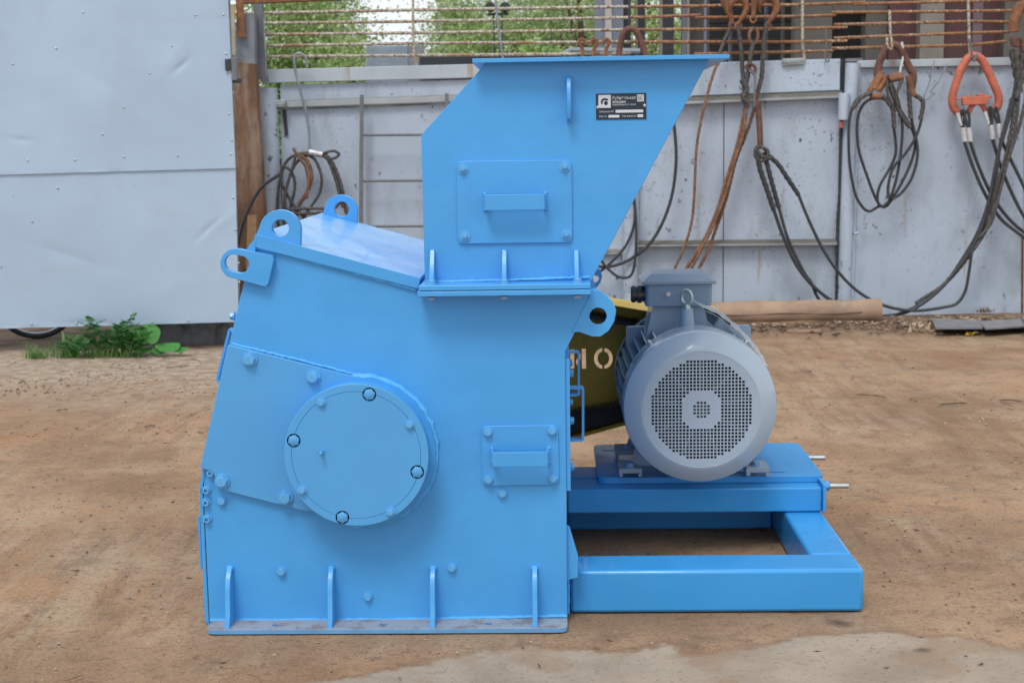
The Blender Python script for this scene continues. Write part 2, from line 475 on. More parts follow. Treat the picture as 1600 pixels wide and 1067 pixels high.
    cur = mixc(t, mul(t, dy.outputs[0], .8), cur, mixc(t, noise_fac(t, co, 12, 8, .4, .6), (.075, .05, .035), (.21, .145, .10)))
    # shade behind the sheet gate, painted into the soil colour, and one oil stain
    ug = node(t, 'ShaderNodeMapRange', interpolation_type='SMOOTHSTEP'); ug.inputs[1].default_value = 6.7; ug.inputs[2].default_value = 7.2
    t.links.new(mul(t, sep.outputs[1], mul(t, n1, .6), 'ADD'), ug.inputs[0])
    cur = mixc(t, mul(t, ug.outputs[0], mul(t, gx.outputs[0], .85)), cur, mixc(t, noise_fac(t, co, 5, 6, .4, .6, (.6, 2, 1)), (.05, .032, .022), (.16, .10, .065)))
    for (sx, sy), sr in (((1310, 973), .10), ((1440, 1012), .06), ((632, 606), .12)):
        pt = G(sx, sy); vm = node(t, 'ShaderNodeVectorMath', operation='DISTANCE'); t.links.new(co, vm.inputs[0]); vm.inputs[1].default_value = (pt.x, pt.y, 0)
        dm = node(t, 'ShaderNodeMapRange', interpolation_type='SMOOTHSTEP'); dm.inputs[1].default_value = sr; dm.inputs[2].default_value = sr * .2
        t.links.new(mul(t, vm.outputs['Value'], mul(t, noise_fac(t, co, 18, 6, 0, 1), sr * .6), 'ADD'), dm.inputs[0])
        cur = mixc(t, mul(t, dm.outputs[0], .85), cur, (.06, .04, .03))
    t.links.new(cur, bs.inputs['Base Color'])
    bs.inputs['Roughness'].default_value = .92
    bs.inputs['Specular IOR Level'].default_value = .25
    prev = None
    for sc, st, d, strch in ((9, .4, .012, (1, 1, 1)), (26, .35, .006, (1, 1, 1)), (120, .9, .004, (1, 1, 1)), (300, .7, .002, (1, 1, 1))):
        mp = node(t, 'ShaderNodeMapping'); mp.inputs['Scale'].default_value = strch
        mp.inputs['Rotation'].default_value = (0, 0, -.62)
        t.links.new(co, mp.inputs[0])
        nz = node(t, 'ShaderNodeTexNoise'); nz.inputs['Scale'].default_value = sc; nz.inputs['Detail'].default_value = 5
        t.links.new(mp.outputs[0], nz.inputs['Vector'])
        b = node(t, 'ShaderNodeBump'); b.inputs['Strength'].default_value = st; b.inputs['Distance'].default_value = d
        t.links.new(nz.outputs[0], b.inputs['Height'])
        if prev: t.links.new(prev, b.inputs['Normal'])
        prev = b.outputs[0]
    t.links.new(prev, bs.inputs['Normal'])
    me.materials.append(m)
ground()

def scatter():
    pm = mat('pebble_stone', (.29, .22, .16), .9, var=.5, vscale=1.7, world=True)
    tm = mat('dry_litter', (.10, .065, .045), .9, var=.5, vscale=2.5, world=True)
    cm = mat('pale_wood_chip', (.55, .42, .26), .8, var=.3, vscale=3, world=True)
    pe, tw, ch = MB(), MB(), MB()
    def spot():
        while True:
            px, py = random.uniform(-60, 1660), random.triangular(520, 1075, 700)
            p = G(px, py)
            if -1.0 < p.x < 1.3 and -.02 < p.y < 1.5 and not (p.x > .3 and .5 < p.y < 1.2): continue
            if p.y > 7.6: continue
            return p
    def octa(mb, c, s, sx=1, sy=1, sz=.6):
        a = random.uniform(0, PI); ca, sa = math.cos(a), math.sin(a)
        pts = []
        for x, y, z in ((1, 0, 0), (0, 1, 0), (-1, 0, 0), (0, -1, 0), (0, 0, 1), (0, 0, -1)):
            j = random.uniform(.7, 1.2)
            x, y = x * sx * s * j, y * sy * s * j
            pts.append((c[0] + x * ca - y * sa, c[1] + x * sa + y * ca, c[2] + z * s * sz * j))
        mb.add(pts, [(0, 1, 4), (1, 2, 4), (2, 3, 4), (3, 0, 4), (1, 0, 5), (2, 1, 5), (3, 2, 5), (0, 3, 5)])
    for i in range(3600):
        p = spot(); s = random.choice((.0015, .002, .002, .003, .003, .004, .007)) * (1.0 if p.y < 3 else 1.6)
        octa(pe, (p.x, p.y, s * .1), s)
    for i in range(700):
        p = Vector((random.uniform(-4, -1), random.uniform(4.6, 6.2), 0)); octa(pe, p, random.uniform(.006, .014))
    for i in range(520):
        p = spot(); s = random.triangular(.004, .022, .006); octa(tw, (p.x, p.y, .002), s, 1, random.uniform(.15, .4), .2)
    for i in range(1500):
        p = Vector((random.uniform(.9, 5), 7.75 - abs(random.gauss(0, .45)), .02)); s = random.uniform(.01, .04)
        octa(tw if random.random() < .7 else pe, p, s, 1, random.uniform(.2, .7), .35)
    for i in range(70):
        p = spot(); octa(ch, (p.x, p.y, .003), random.uniform(.004, .010), 1, random.uniform(.2, .6), .25)
    for mb, n, m in ((pe, 'pebbles', pm), (tw, 'ground_litter', tm), (ch, 'wood_chips', cm)):
        o = mb.build(n, m, smooth=0); o['kind'] = 'stuff'
        tag(o, {'pebbles': 'small pebbles and grit scattered over the packed dirt yard', 'ground_litter': 'dark bark crumbs and dead leaves littering the dirt', 'wood_chips': 'pale wood splinters lying on the dirt'}[n],
            {'pebbles': 'pebbles', 'ground_litter': 'litter', 'wood_chips': 'wood chips'}[n])
scatter()
def stick(name, a, b, r, m, label, cat='twig', z=.006):
    p, q = G(*a), G(*b); p.z = q.z = z
    mid = (p + q) / 2; mid.z += .004; mid.x += random.uniform(-.01, .01); mid.y += random.uniform(-.02, .02)
    k_ = [random.uniform(.25, .6) * r for _ in range(9)]; k_[0] = k_[-1] = r * .12
    mb = MB(); mb.tube(smooth_path([p, mid, q], 4), k_, 6)
    tag(mb.build(name, m, org=tuple(p)), label, cat)
stick('twig', (88, 643), (107, 641), .008, bark_m, 'short dark stick lying on the dirt at the far left below the weeds')
stick('twig', (225, 669), (243, 667), .007, bark_m, 'short dark stick on the dirt to the left of the blue chipper')
stick('twig', (1468, 633), (1512, 631), .009, bark_m, 'long straight dark twig on the dirt far right of the motor')
stick('twig', (1337, 617), (1386, 622), .008, bark_m, 'curved dark twig just right of the grey motor')
stick('twig', (272, 838), (286, 837), .004, wood_l, 'tiny pale splinter of wood beside the chipper left foot', 'splinter')
stick('twig', (100, 1066), (132, 1056), .003, bark_m, 'thin dark twig at the very front left of the yard')
stick('twig', (1560, 627), (1600, 629), .008, bark_m, 'dark twig at the right edge of the yard')
stick('twig', (300, 562), (316, 568), .006, bark_m, 'crooked root on the pale verge beside the chipper handle')
stick('twig', (258, 577), (296, 573), .006, bark_m, 'thin grey twig on the gravel verge below the broad leaves')

# ------------------------------------------------------------------ the wood chipper
WF, WB = 0.10, 1.40                                         # front and rear wall planes of the drum housing
chip = thing('wood_chipper', 'large sky blue drum wood chipper with tall hopper and grey electric motor', 'wood chipper')
chip.rotation_euler = (0, 0, -YAW)
def mpoly(pts, v): return [M(x, y, v) for x, y in pts]
def hexbolt(name, r, h, washer=1.35, inner=False, m=None):
    mb = MB()
    if washer: mb.cyl((0, 0.0, 0), (0, -h * .28, 0), r * washer, n=20)
    hx = [Vector((r * math.cos(PI / 3 * k), -h * .28, r * math.sin(PI / 3 * k))) for k in range(6)]
    mb.prism(hx, (0, -h * .6, 0))
    mb.cyl((0, -h * .88, 0), (0, -h, 0), r * .86, r * .78, n=12)
    if inner: mb.cyl((0, -h, 0), (0, -h * 1.35, 0), r * .5, n=12)
    return mb.mesh(name, m or bolt_m)
def socketbolt(name, r, h):
    mb = MB()
    mb.cyl((0, 0, 0), (0, -h * .12, 0), r * 1.5, n=20)
    mb.lathe([(r, -h * .1), (r, -h), (r * .55, -h), (r * .5, -h * .4), (0.0005, -h * .4)], (0, 0), 16)
    return mb.mesh(name, bolt_m)
B_BIG = hexbolt('big_bolt', pw(9.5), .022, 1.25)
B_MED = hexbolt('bolt', pw(6.3), .016, 1.2)
B_SMALL = hexbolt('small_bolt', pw(5.6), .014, 1.35)
B_NUT = hexbolt('nut_bolt', pw(5.5), .012, 1.55, True)
B_SOCK = socketbolt('socket_bolt', pw(5.0), .016)
B_FLAT = hexbolt('recessed_bolt', pw(9.1), .010, 0, m=blue_disc)
B_ZINC = hexbolt('zinc_bolt', .014, .014, 1.2, m=mat('bluish_bolt', (.22, .38, .58), .45))
def bolts(me, parent, pts, v, name='bolt', rot=None):
    for i, (x, y) in enumerate(pts):
        inst(me, name, parent, M(x, y, v), (0, random.uniform(0, 1), 0) if rot is None else rot)

# housing shell
hp = [(396, 380), (655, 447), (932, 452), (883, 549), (887, 978), (325, 978), (318, 760), (316, 731), (358, 538)]
mb = MB(); mb.prism(mpoly(hp, WF), (0, WB - WF, 0))
housing = part(mb, 'drum_housing', blue, chip, bevel=.002)
# roof slab with its front edge band
mb = MB()
rp = [M(399, 366, WF - .012), M(657, 435, WF - .012), M(653, 451, WF - .012), M(395, 385, WF - .012)]
mb.prism(rp, (0, WB - WF + .02, 0))
roofm = mat('blue_enamel_roof', (.065, .35, .76), .33, var=.08, vscale=3, bump=.5, bscale=45, rvar=.07, coat=.2,
            spots=[((.34, .56, .80), 2.2, .36, .62, (1, .8, 1), .5), ((.14, .24, .38), 60, .62, .7, (.6, 1.5, 1), .6, 4)])
roof = part(mb, 'roof_plate', roofm, chip, bevel=.003)
mb = MB(); mb.prism([p + Vector((0, -.0025, 0)) for p in rp], (0, .0022, 0)); part(mb, 'roof_edge', blue, roof)
def weld(pts, v, r, parent, name='weld_seam', m=None, n=60):
    P = [M(x, y, v) for x, y in pts]
    L = [0]
    for i in range(1, len(P)): L.append(L[-1] + (P[i] - P[i - 1]).length)
    out = []
    for k in range(n + 1):
        s = L[-1] * k / n
        j = 0
        while j < len(P) - 2 and L[j + 1] < s: j += 1
        t = (s - L[j]) / max(1e-6, L[j + 1] - L[j])
        q = P[j].lerp(P[j + 1], t)
        q.z += random.uniform(-1, 1) * r * .22; q.x += random.uniform(-1, 1) * r * .15
        out.append(q)
    mb = MB(); mb.tube(out, [r * random.uniform(.75, 1.2) for _ in out], 8)
    return part(mb, name, m or weldm, parent)
weld([(396, 386), (440, 395), (500, 412), (560, 428), (650, 453)], WF - .004, .006, housing)
weld([(328, 969), (600, 968), (886, 962)], WF, .006, housing, n=90)

# lifting lugs
def lug(name, parent, outer_px, hole_c, hole_r, v, th, hole_c2=None, m=None, n=56):
    c = Vector(hole_c)
    O = [Vector(p) for p in outer_px]
    if hole_c2: h2 = Vector(hole_c2); c = (Vector(hole_c) + h2) / 2
    outp, hol = [], []
    for k in range(n):
        a = 2 * PI * k / n; d = Vector((math.cos(a), math.sin(a)))
        best = None
        for i in range(len(O)):
            p, q = O[i], O[(i + 1) % len(O)]; e = q - p
            den = d.x * e.y - d.y * e.x
            if abs(den) < 1e-9: continue
            w = p - c
            t = (w.x * e.y - w.y * e.x) / den; s = (w.x * d.y - w.y * d.x) / den
            if t > 0 and -1e-6 <= s <= 1 + 1e-6 and (best is None or t < best): best = t
        outp.append(c + d * best)
        if hole_c2:
            ax = (h2 - Vector(hole_c)) / 2; L = ax.length; au = ax.normalized()
            cc = c + ax if d.dot(au) > 0 else c - ax
            # distance along d to stadium
            lo, hi = 0, 200
            for _ in range(30):
                mid = (lo + hi) / 2; q = d * mid; pr = max(-L, min(L, q.dot(au)))
                if (q - au * pr).length < hole_r: lo = mid
                else: hi = mid
            hol.append(c + d * lo)
        else: hol.append(c + d * hole_r)
    mb = MB(); mb.holed(mpoly([tuple(p) for p in outp], v), mpoly([tuple(p) for p in hol], v), (0, th, 0))
    return part(mb, name, m or blue, parent, bevel=.0015)
def arc(cx, cy, r, a0, a1, n=18):
    return [(cx + r * math.cos(math.radians(a0 + (a1 - a0) * k / n)), cy + r * math.sin(math.radians(a0 + (a1 - a0) * k / n))) for k in range(n + 1)]
lug('lifting_lug', roof, [(399, 370), ] + arc(437.5, 360.5, 32.5, 190, 370, 24) + [(469, 388), (430, 378)], (438, 356.5), 13.3, WF + .00, .03)
ZR = WB - .035
def shiftpx(p, v0, v1):                                     # where a front-wall pixel sits when its place is pushed back in depth
    return p
lug('lifting_lug', roof, [(504.5, 338)] + arc(532.5, 331, 26.5, 188, 372, 24) + [(557.5, 354), (530, 346)], (534, 327), 11.6, ZR, .03)
lug('lifting_lug', housing, [(429, 400), (418, 449)] + [(360, 434)] + arc(367.5, 412, 23.5, 105, 282, 16), (364, 411), 13.3, WF - .028, .028, (376, 413.5))
mb = MB(); mb.prism([M(x, y, WF - .016) for x, y in ((380, 398), (398, 402), (400, 372), (392, 380))], (0, .016, 0)); part(mb, 'lug_backing', blue, housing)
lug('lifting_lug', housing, [(924, 456)] + [(933, 452), (946, 461), (957, 471), (963, 485), (960, 502), (951, 517), (938, 526), (926, 526), (903, 518), (893, 520)], (934.5, 494.5), 13.6, WF - .004, .03)
lug('lifting_lug', housing, [(900, 430), (928, 419), (938, 421), (941, 432), (938, 442), (930, 452), (905, 458)], (930, 436), 6, WB - .03, .03)

# base flange with gussets
fl = [M(325, 990, 0), M(886, 986, 0)]
u0, u1 = M(322, 991, .0).x, M(887, 986, .0).x
ft = [(u0, .0, .0), (u1, .0, .0), (u1, WF + .01, 0), (u0, WF + .01, 0)]
mb = MB(); mb.prism(rounded([Vector((u0, .0, .003)), Vector((u1, .0, .003)), Vector((u1, WF + .012, .003)), Vector((u0, WF + .012, .003))], [.03, .03, 0, 0]), (0, 0, .016))
flange = part(mb, 'base_flange', blue_dusty, chip, bevel=.002)
cut = MB()
for x, y in ((429, 980), (597, 978), (764, 975)):
    p = MZ(x, y, .019); cut.cyl((p.x, .047, -.05), (p.x, .047, .05), .012, n=20)
carve(flange, cut)
mb = MB(); mb.box(u0 + .03, u1 - .01, WF + .02, WB - .05, .003, .02); part(mb, 'floor_plate', blue, chip)
for x in (361, 520, 679, 838):
    top = M(x, 885, WF); uu = M(x - 2, 940, WF - .03).x; zt = top.z; th = .0165
    prof = [(WF, .018), (WF, zt), (WF - .012, zt + .002), (WF - .03, zt - .012), (WF - .047, zt - .035), (WF - .058, zt - .07), (WF - .066, .06), (.012, .02), (.012, .018)]
    mb = MB(); mb.prism([(uu - th / 2, a, b) for a, b in prof], (th, 0, 0))
    part(mb, 'gusset', blue, flange, bevel=.002)
    mb = MB(); mb.ball((uu, WF - .006, zt - .003), .012, sc=(1.1, 1, .8)); part(mb, 'weld_blob', weldm, flange)
bolts(B_MED, housing, [(440, 892), (575, 931), (706, 886), (785, 770), (347, 782)], WF)
bolts(B_SOCK, housing, [(329.5, 738), (323, 765), (322.5, 784), (324, 810)], WF - .002)
# thin door leaf standing along the left edge
lp = [(316, 733), (322, 733), (315, 765), (311, 768)]
mb = MB(); mb.prism(mpoly([(317, 731), (321, 731), (316, 764), (311, 764)], WF - .004), (0, 1.2, 0)); part(mb, 'door_edge', blue, housing)
mb = MB(); mb.prism(mpoly([(311, 768), (313, 764), (317, 764), (326, 972), (322, 973), (320, 968)], WF + .004), (0, 1.2, 0)); part(mb, 'side_door', blue, housing, bevel=.0015)
mb = MB(); mb.prism(mpoly([(309, 808), (312, 806), (316, 888), (313, 890)], WF + .1), (0, .9, 0)); part(mb, 'door_stiffener', blue, housing)
mb = MB()
for a, b in (((316.5, 764), (326.5, 972)),):
    mb.prism([M(a[0], a[1], WF - .0005), M(a[0] + 1.2, a[1], WF - .0005), M(b[0] + 1.2, b[1], WF - .0005), M(b[0], b[1], WF - .0005)], (0, .003, 0))
part(mb, 'door_gap', blackp, housing)

# flat bar handles
def bar_handle(parent, x0, x1, y0, y1, vw, so, t=.007):
    a, b = M(x0, (y0 + y1) / 2, vw - so), M(x1, (y0 + y1) / 2, vw - so)
    z1, z0 = M((x0 + x1) / 2, y0, vw - so).z, M((x0 + x1) / 2, y1, vw - so).z
    U = [(a.x, vw), (a.x, vw - so), (b.x, vw - so), (b.x, vw), (b.x - t, vw), (b.x - t, vw - so + t), (a.x + t, vw - so + t), (a.x + t, vw)]
    P = rounded([Vector((p[0], p[1], z0)) for p in U], [0, .008, .008, 0, 0, .004, .004, 0], 3)
    mb = MB(); mb.prism(P, (0, 0, z1 - z0))
    for q in (a.x, b.x):
        s = -1 if q == a.x else 1
        for k in (0, 1, 2, 3, 4, 5, 6):
            mb.ball((q + s * .001, vw - .001, z0 + (z1 - z0) * k / 6), .0075)
    return part(mb, 'handle', blue, parent, bevel=.0012)
def cover(parent, pts, bl, vw, hnd, me):
    P = rounded(mpoly(pts, vw), .018, 4)
    mb = MB(); mb.prism(P, (0, -.009, 0))
    c = part(mb, 'inspection_cover', blue, parent, bevel=.0015)
    bolts(me, c, bl, vw - .009)
    bar_handle(c, *hnd, vw - .009, .06)
    return c
cover(chip, [(752, 665), (872, 663), (874, 756), (754, 758)], [(762.5, 674.5), (862.5, 672.5), (763.5, 748.5), (864, 746.5)], WF, (768, 857, 706.5, 729), B_MED)

# bearing carrier plate
cp = [(358, 537), (556, 587), (600, 700), (560, 800), (482, 797), (352, 764), (343, 757), (338, 742), (334, 734), (315, 729)]
mb = MB(); mb.prism(rounded(mpoly(cp, WF), [.01, 0, 0, 0, 0, .006, .004, .004, .01, .004]), (0, -.02, 0))
bc = part(mb, 'bearing_plate', blue_disc, chip, bevel=.002)
bolts(B_BIG, bc, [(390.5, 561), (489.5, 588), (347.5, 751), (446.5, 777)], WF - .02)
weld([(362, 537), (400, 546), (470, 563), (556, 585)], WF - .003, .005, bc)
# round bearing housing: collar, weld ring, end cap
cc = M(564, 705, WF)
dcc = M(556.4, 711.5, WF - .125)
mb = MB(); mb.lathe([(pw(118), WF), (pw(117), WF - .02), (0, WF - .022)], (cc.x, cc.z), 96)
mb.lathe([(.224, WF - .01), (.224, WF - .098), (0, WF - .098)], (dcc.x, dcc.z), 96)
collar = part(mb, 'bearing_housing', blue, chip)
ring = []
for k in range(100):
    a = 2 * PI * k / 100; r = pw(118) + random.uniform(-.002, .002)
    ring.append((cc.x + r * math.cos(a), WF - .003, cc.z + r * math.sin(a)))
mb = MB(); mb.tube(ring, [random.uniform(.008, .0125) for _ in ring], 8, closed=True)
part(mb, 'weld_seam', weldm, collar)
VD = WF - .125
dc = M(556.4, 711.5, VD); rd = (M(669.4, 711.5, VD) - dc).x
k0 = rd / 113
mb = MB()
rs = 101 * k0; n = 96
mb.lathe([(rd - .0, VD + .024), (rd, VD + .0015), (rd - .0015, VD), (rs + .0012, VD), (rs, VD + .0025), (rs - .0012, VD), (0, VD)], (dc.x, dc.z), 128)
mb.lathe([(0, VD + .024), (rd, VD + .024)], (dc.x, dc.z), 128)
disc = part(mb, 'end_cap', blue_disc, chip, smooth=30)
rings = [(577, 616), (459, 688), (652, 737), (535, 808)]
cut = MB()
for x, y in rings:
    p = M(x, y, VD); cut.cyl((p.x, VD - .02, p.z), (p.x, VD + .012, p.z), 10.8 * k0, n=32)
carve(disc, cut)
for x, y in rings:
    p = M(x, y, VD)
    mb = MB(); mb.lathe([(10.7 * k0, VD - .0003), (10.7 * k0, VD + .0115), (.001, VD + .0115)], (p.x, p.z), 32); part(mb, 'bolt_recess', blackp, disc)
    inst(B_FLAT, 'recessed_bolt', disc, (p.x, VD + .006, p.z), (0, random.uniform(0, 1), 0))
bolts(B_SMALL, disc, [(502, 628), (640, 663), (472, 765), (610, 799)], VD)
p = M(503, 705, VD); mb = MB(); mb.cyl((p.x, VD, p.z), (p.x, VD - .012, p.z), .008, n=6); mb.cyl((p.x, VD - .012, p.z), (p.x, VD - .024, p.z - .002), .004, .005, n=10); mb.ball((p.x, VD - .026, p.z - .002), .006)
part(mb, 'grease_nipple', blue_disc, disc)

# side handles (left)
def u_loop(parent, pts, t, v, w, m=None):                   # pts: 4 px points: root, outer, outer, root
    P = mpoly(pts, v)
    c = (P[0] + P[1] + P[2] + P[3]) / 4
    mb = MB()
    path = rounded(P, [0, .012, .012, 0], 4)
    inner = []
    for i, q in enumerate(path):
        a = path[max(0, i - 1)]; b = path[min(len(path) - 1, i + 1)]
        d = (b - a); nrm = Vector((-d.z, 0, d.x)).normalized()
        if nrm.dot(c - q) < 0: nrm = -nrm
        inner.append(q + nrm * t)
    for i in range(len(path) - 1):
        mb.prism([path[i], path[i + 1], inner[i + 1], inner[i]], (0, w, 0))
    return part(mb, 'handle', m or blue, parent)
u_loop(housing, [(366, 518), (357, 512), (337, 594), (343, 600)], .008, WF + .12, .03)
bm_ = B_MED
inst(B_MED, 'bolt', housing, M(367, 494, WF + .2), (0, 0, -PI / 2))
# right side: access door and handles
x_r = M(887, 700, WF).x
mb = MB(); mb.box(x_r - .006, x_r + .009, WF + .01, WB - .2, M(885, 768, WF).z, M(885, 562, WF).z); adoor = part(mb, 'access_door', blue, chip, bevel=.0015)
u_loop(adoor, [(884, 605), (913, 605), (913, 690), (884, 690)], .008, WF + .20, .035)
u_loop(adoor, [(882, 549), (906, 549), (906, 619), (882, 619)], .007, WF + .50, .035)
for y, v in ((583, .3), (657, .3), (729, .3), (567, .62), (628, .62)):
    q = M(888, y, v); inst(B_MED, 'bolt', adoor, (x_r + .008, v, q.z), (0, 0, PI / 2))
mb = MB(); mb.prism(rounded(mpoly([(885, 821), (890, 824), (903, 868), (903, 902), (885, 906)], WF + .02), .004), (0, .02, 0)); part(mb, 'corner_bracket', blue, housing, bevel=.002)
weld([(887, 902), (903, 899)], WF + .08, .005, housing, n=8)
weld([(888, 905), (888, 958)], WF + .07, .005, housing, n=14)

# ------------------------------------------------------------------ hopper
VH0 = WF + .004
hpx = [(664, 446), (658, 211), (752, 107), (1106, 98), (923, 440)]
P = mpoly(hpx, VH0)
_rz = (M(738, 92, WF - .06).z + M(1140, 85, WF - .06).z) / 2 - .013
P[2] = P[1] + (P[2] - P[1]) * ((_rz - P[1].z) / (P[2].z - P[1].z)); P[3] = P[4] + (P[3] - P[4]) * ((_rz - P[4].z) / (P[3].z - P[4].z))
mb = MB()
HD = 1.12
n = len(P)
vs = P + [q + Vector((0, HD, 0)) for q in P]
mb.add(vs, [tuple(range(n)), tuple(range(2 * n - 1, n - 1, -1))] + [(i, (i + 1) % n, (i + 1) % n + n, i + n) for i in range(n) if i != 2])
hopper = part(mb, 'hopper', blue, chip, bevel=.0015)
mb = MB()
a, b = M(738, 92, WF - .06), M(1140, 85, WF - .06)
zt = (a.z + b.z) / 2
o_u0, o_u1 = a.x, b.x
i_u0, i_u1 = P[2].x + .01, P[3].x - .01
FD0, FD1 = WF - .06, WF + HD + .06
for q in ((o_u0, o_u1, FD0, WF + .006), (o_u0, o_u1, FD1 - .07, FD1), (o_u0, i_u0, WF + .006, FD1 - .07), (i_u1, o_u1, WF + .006, FD1 - .07)):
    mb.box(q[0], q[1], q[2], q[3], zt - .013, zt)
hf = part(mb, 'hopper_rim', blue, chip, bevel=.001)
mb = MB()                                                  # bolted joint: two plates
for y0, y1, dx, m_ in ((436, 448, 0, 0), (449, 460, 0, 1)):
    pa, pb = M(652, y1 if 0 else (447 if m_ == 0 else 453), .0), M(923, 445, 0)
ztop = M(790, 445, .0).z; t1 = .0165; t2 = .0165
ua, ub = M(652, 450, 0).x, M(923, 446, 0).x
mb = MB(); mb.prism(rounded([Vector((ua + .004, 0, ztop - t1)), Vector((ub, 0, ztop - t1)), Vector((ub, WF + HD, ztop - t1)), Vector((ua + .004, WF + HD, ztop - t1))], [.006, .006, 0, 0]), (0, 0, t1)); hfl = part(mb, 'hopper_flange', blue, chip, bevel=.002)
mb = MB(); mb.prism(rounded([Vector((ua, 0, ztop - t1 - t2 - .002)), Vector((ub + .002, 0, ztop - t1 - t2 - .002)), Vector((ub + .002, WF + HD, ztop - t1 - t2 - .002)), Vector((ua, WF + HD, ztop - t1 - t2 - .002))], [.006, .006, 0, 0]), (0, 0, t2)); hfl2 = part(mb, 'housing_flange', blue, chip, bevel=.002)
BZ = hexbolt('flange_bolt', .0155, .014, 0, m=mat('bare_bolt_blue', (.22, .36, .52), .5))
for x in (675, 788, 901):
    uu = M(x, 430, .06).x; zt2 = M(x, 390, WF).z; th = .0155
    prof = [(VH0 + .002, ztop - .002), (VH0 + .002, zt2), (VH0 - .012, zt2), (VH0 - .03, zt2 - .03), (.035, ztop + .02), (.035, ztop - .002)]
    mb = MB(); mb.prism([(uu - th / 2, q, w) for q, w in prof], (th, 0, 0)); part(mb, 'gusset', blue, hfl, bevel=.002)
    inst(B_MED, 'flange_bolt', hfl, (uu + .002, .022, ztop), (-PI / 2, 0, 0))
    inst(BZ, 'flange_bolt', hfl2, (uu, .03, ztop - t1 - t2 - .002), (PI / 2, 0, 0))
weld([(664, 441), (790, 438), (921, 433)], VH0 - .002, .005, hfl)
cover(hopper, [(713.5, 252), (893, 250), (894.5, 378.5), (715.5, 381)], [(723.5, 264), (882, 260.5), (726, 369), (884.5, 366)], VH0, (757, 852, 304, 328.5), B_NUT)
pa, pb = M(888.5, 119, VH0 - .04), M(888.5, 191, VH0 - .02)
zt3, zb3 = pa.z, pb.z
prof = [(VH0, zt3 - .004), (VH0 - .02, zt3), (VH0 - .045, zt3 - .015), (VH0 - .058, zt3 - .05), (VH0 - .058, zb3 + .04), (VH0 - .045, zb3 + .008), (VH0, zb3)]
mb = MB(); mb.prism([(pa.x - .0065, q, w) for q, w in prof], (.013, 0, 0)); part(mb, 'hopper_fin', blue, hopper, bevel=.0015)
weld([(886, 190), (894, 190)], VH0 - .002, .007, hopper, n=5)

# nameplate
def text_mesh(body, size, shear=0, ext=.0003, bold=0):
    cu = bpy.data.curves.new('t', 'FONT'); cu.body = body; cu.size = size; cu.shear = shear; cu.extrude = ext; cu.offset = bold * .35; cu.space_character = 1.12
    ob = bpy.data.objects.new('t', cu); COL.objects.link(ob)
    bpy.context.view_layer.update()
    me = bpy.data.meshes.new_from_object(ob.evaluated_get(bpy.context.evaluated_depsgraph_get()))
    bpy.data.objects.remove(ob); bpy.data.curves.remove(cu)
    return me
NV = VH0
tl, br = M(931, 147, NV), M(1010, 186.5, NV)
mb = MB(); mb.prism(mpoly([(931, 147), (1009.5, 145.5), (1010, 186.5), (931.5, 187.5)], NV), (0, -.0025, 0)); npl = part(mb, 'nameplate', plate_m, chip)
def npx(fx, fy):                                           # fractions of the plate (0..1, y down)
    return M(931 + 79 * fx, 147 - 1.2 * fx + 40.3 * fy, NV - .0026)
def nrect(x0, y0, x1, y1, m=plate_w, name='blank_field', d=.0004):
    mb = MB(); mb.prism([npx(x0, y1), npx(x1, y1), npx(x1, y0), npx(x0, y0)], (0, -d, 0)); return part(mb, name, m, npl)
def ntext(body, fx, fy, w, h, m=plate_w, shear=.0, bold=.0, d=0):
    me = text_mesh(body, 1, shear, .0, bold)
    xs = [v.co.x for v in me.vertices]; ys = [v.co.y for v in me.vertices]
    p0 = npx(fx, fy); wid = (npx(fx + w, fy) - p0).x; hh = npx(fx, fy).z - npx(fx, fy + h).z
    sx = wid / (max(xs) - min(xs)); sy = hh / (max(ys) - min(ys))
    for v in me.vertices:
        v.co = Vector(((v.co.x - min(xs)) * sx + p0.x, p0.y - .0006 - d, (v.co.y - max(ys)) * sy + p0.z))
    me.materials.append(m)
    o = bpy.data.objects.new('lettering', me); COL.objects.link(o); o.parent = npl
nrect(.05, .05, .295, .55, name='logo_field')
ntext('Рубительная', .33, .10, .455, .165, shear=.04, bold=.012)
ntext('машина', .33, .275, .26, .10, shear=.04, bold=.012)
ntext('барабанного типа', .33, .39, .455, .095, shear=.15, bold=.006)
ntext('Заводской №', .065, .655, .285, .085, shear=.15, bold=.008)
ntext('Модель', .065, .845, .155, .075, shear=.15, bold=.008)
ntext('Год выпуска', .52, .835, .275, .095, shear=.15, bold=.008)
nrect(.39, .635, .935, .745); nrect(.25, .83, .465, .93); nrect(.825, .82, .935, .93)
nrect(.815, .05, .95, .32, name='mark_field')
ntext('EAC', .832, .09, .10, .19, m=plate_m, bold=.0, d=.0006)
# swirl emblem
cx, cy = .172, .32
def sw(fx, fy): q = npx(cx + fx * .5, cy + fy); return Vector((q.x, q.y - .0007, q.z))
mb = MB()
oa = [sw(.19 * math.cos(t), .19 * math.sin(t)) if False else sw(.145 * math.cos(t) * 1.0, -.145 * math.sin(t)) for t in [PI * (1.22 - .8 * k / 12) for k in range(13)]]
mb.prism(oa + [sw(.15, -.115), sw(.13, -.05)] + [sw(.02 + .10 * math.cos(t), .03 - .10 * math.sin(t)) for t in [PI * (.55 + .6 * k / 8) for k in range(9)]], (0, -.0003, 0))
mb.prism([sw(.055 + .075 * math.cos(2 * PI * k / 16), .045 + .085 * math.sin(2 * PI * k / 16)) for k in range(16)], (0, -.0003, 0))
part(mb, 'emblem', plate_m, npl)
for x, y in ((.035, .53), (.965, .48)):
    q = npx(x, y); mb = MB(); mb.ball(q, .0052, 12, 6, (1, .5, 1)); part(mb, 'screw', zinc, npl)

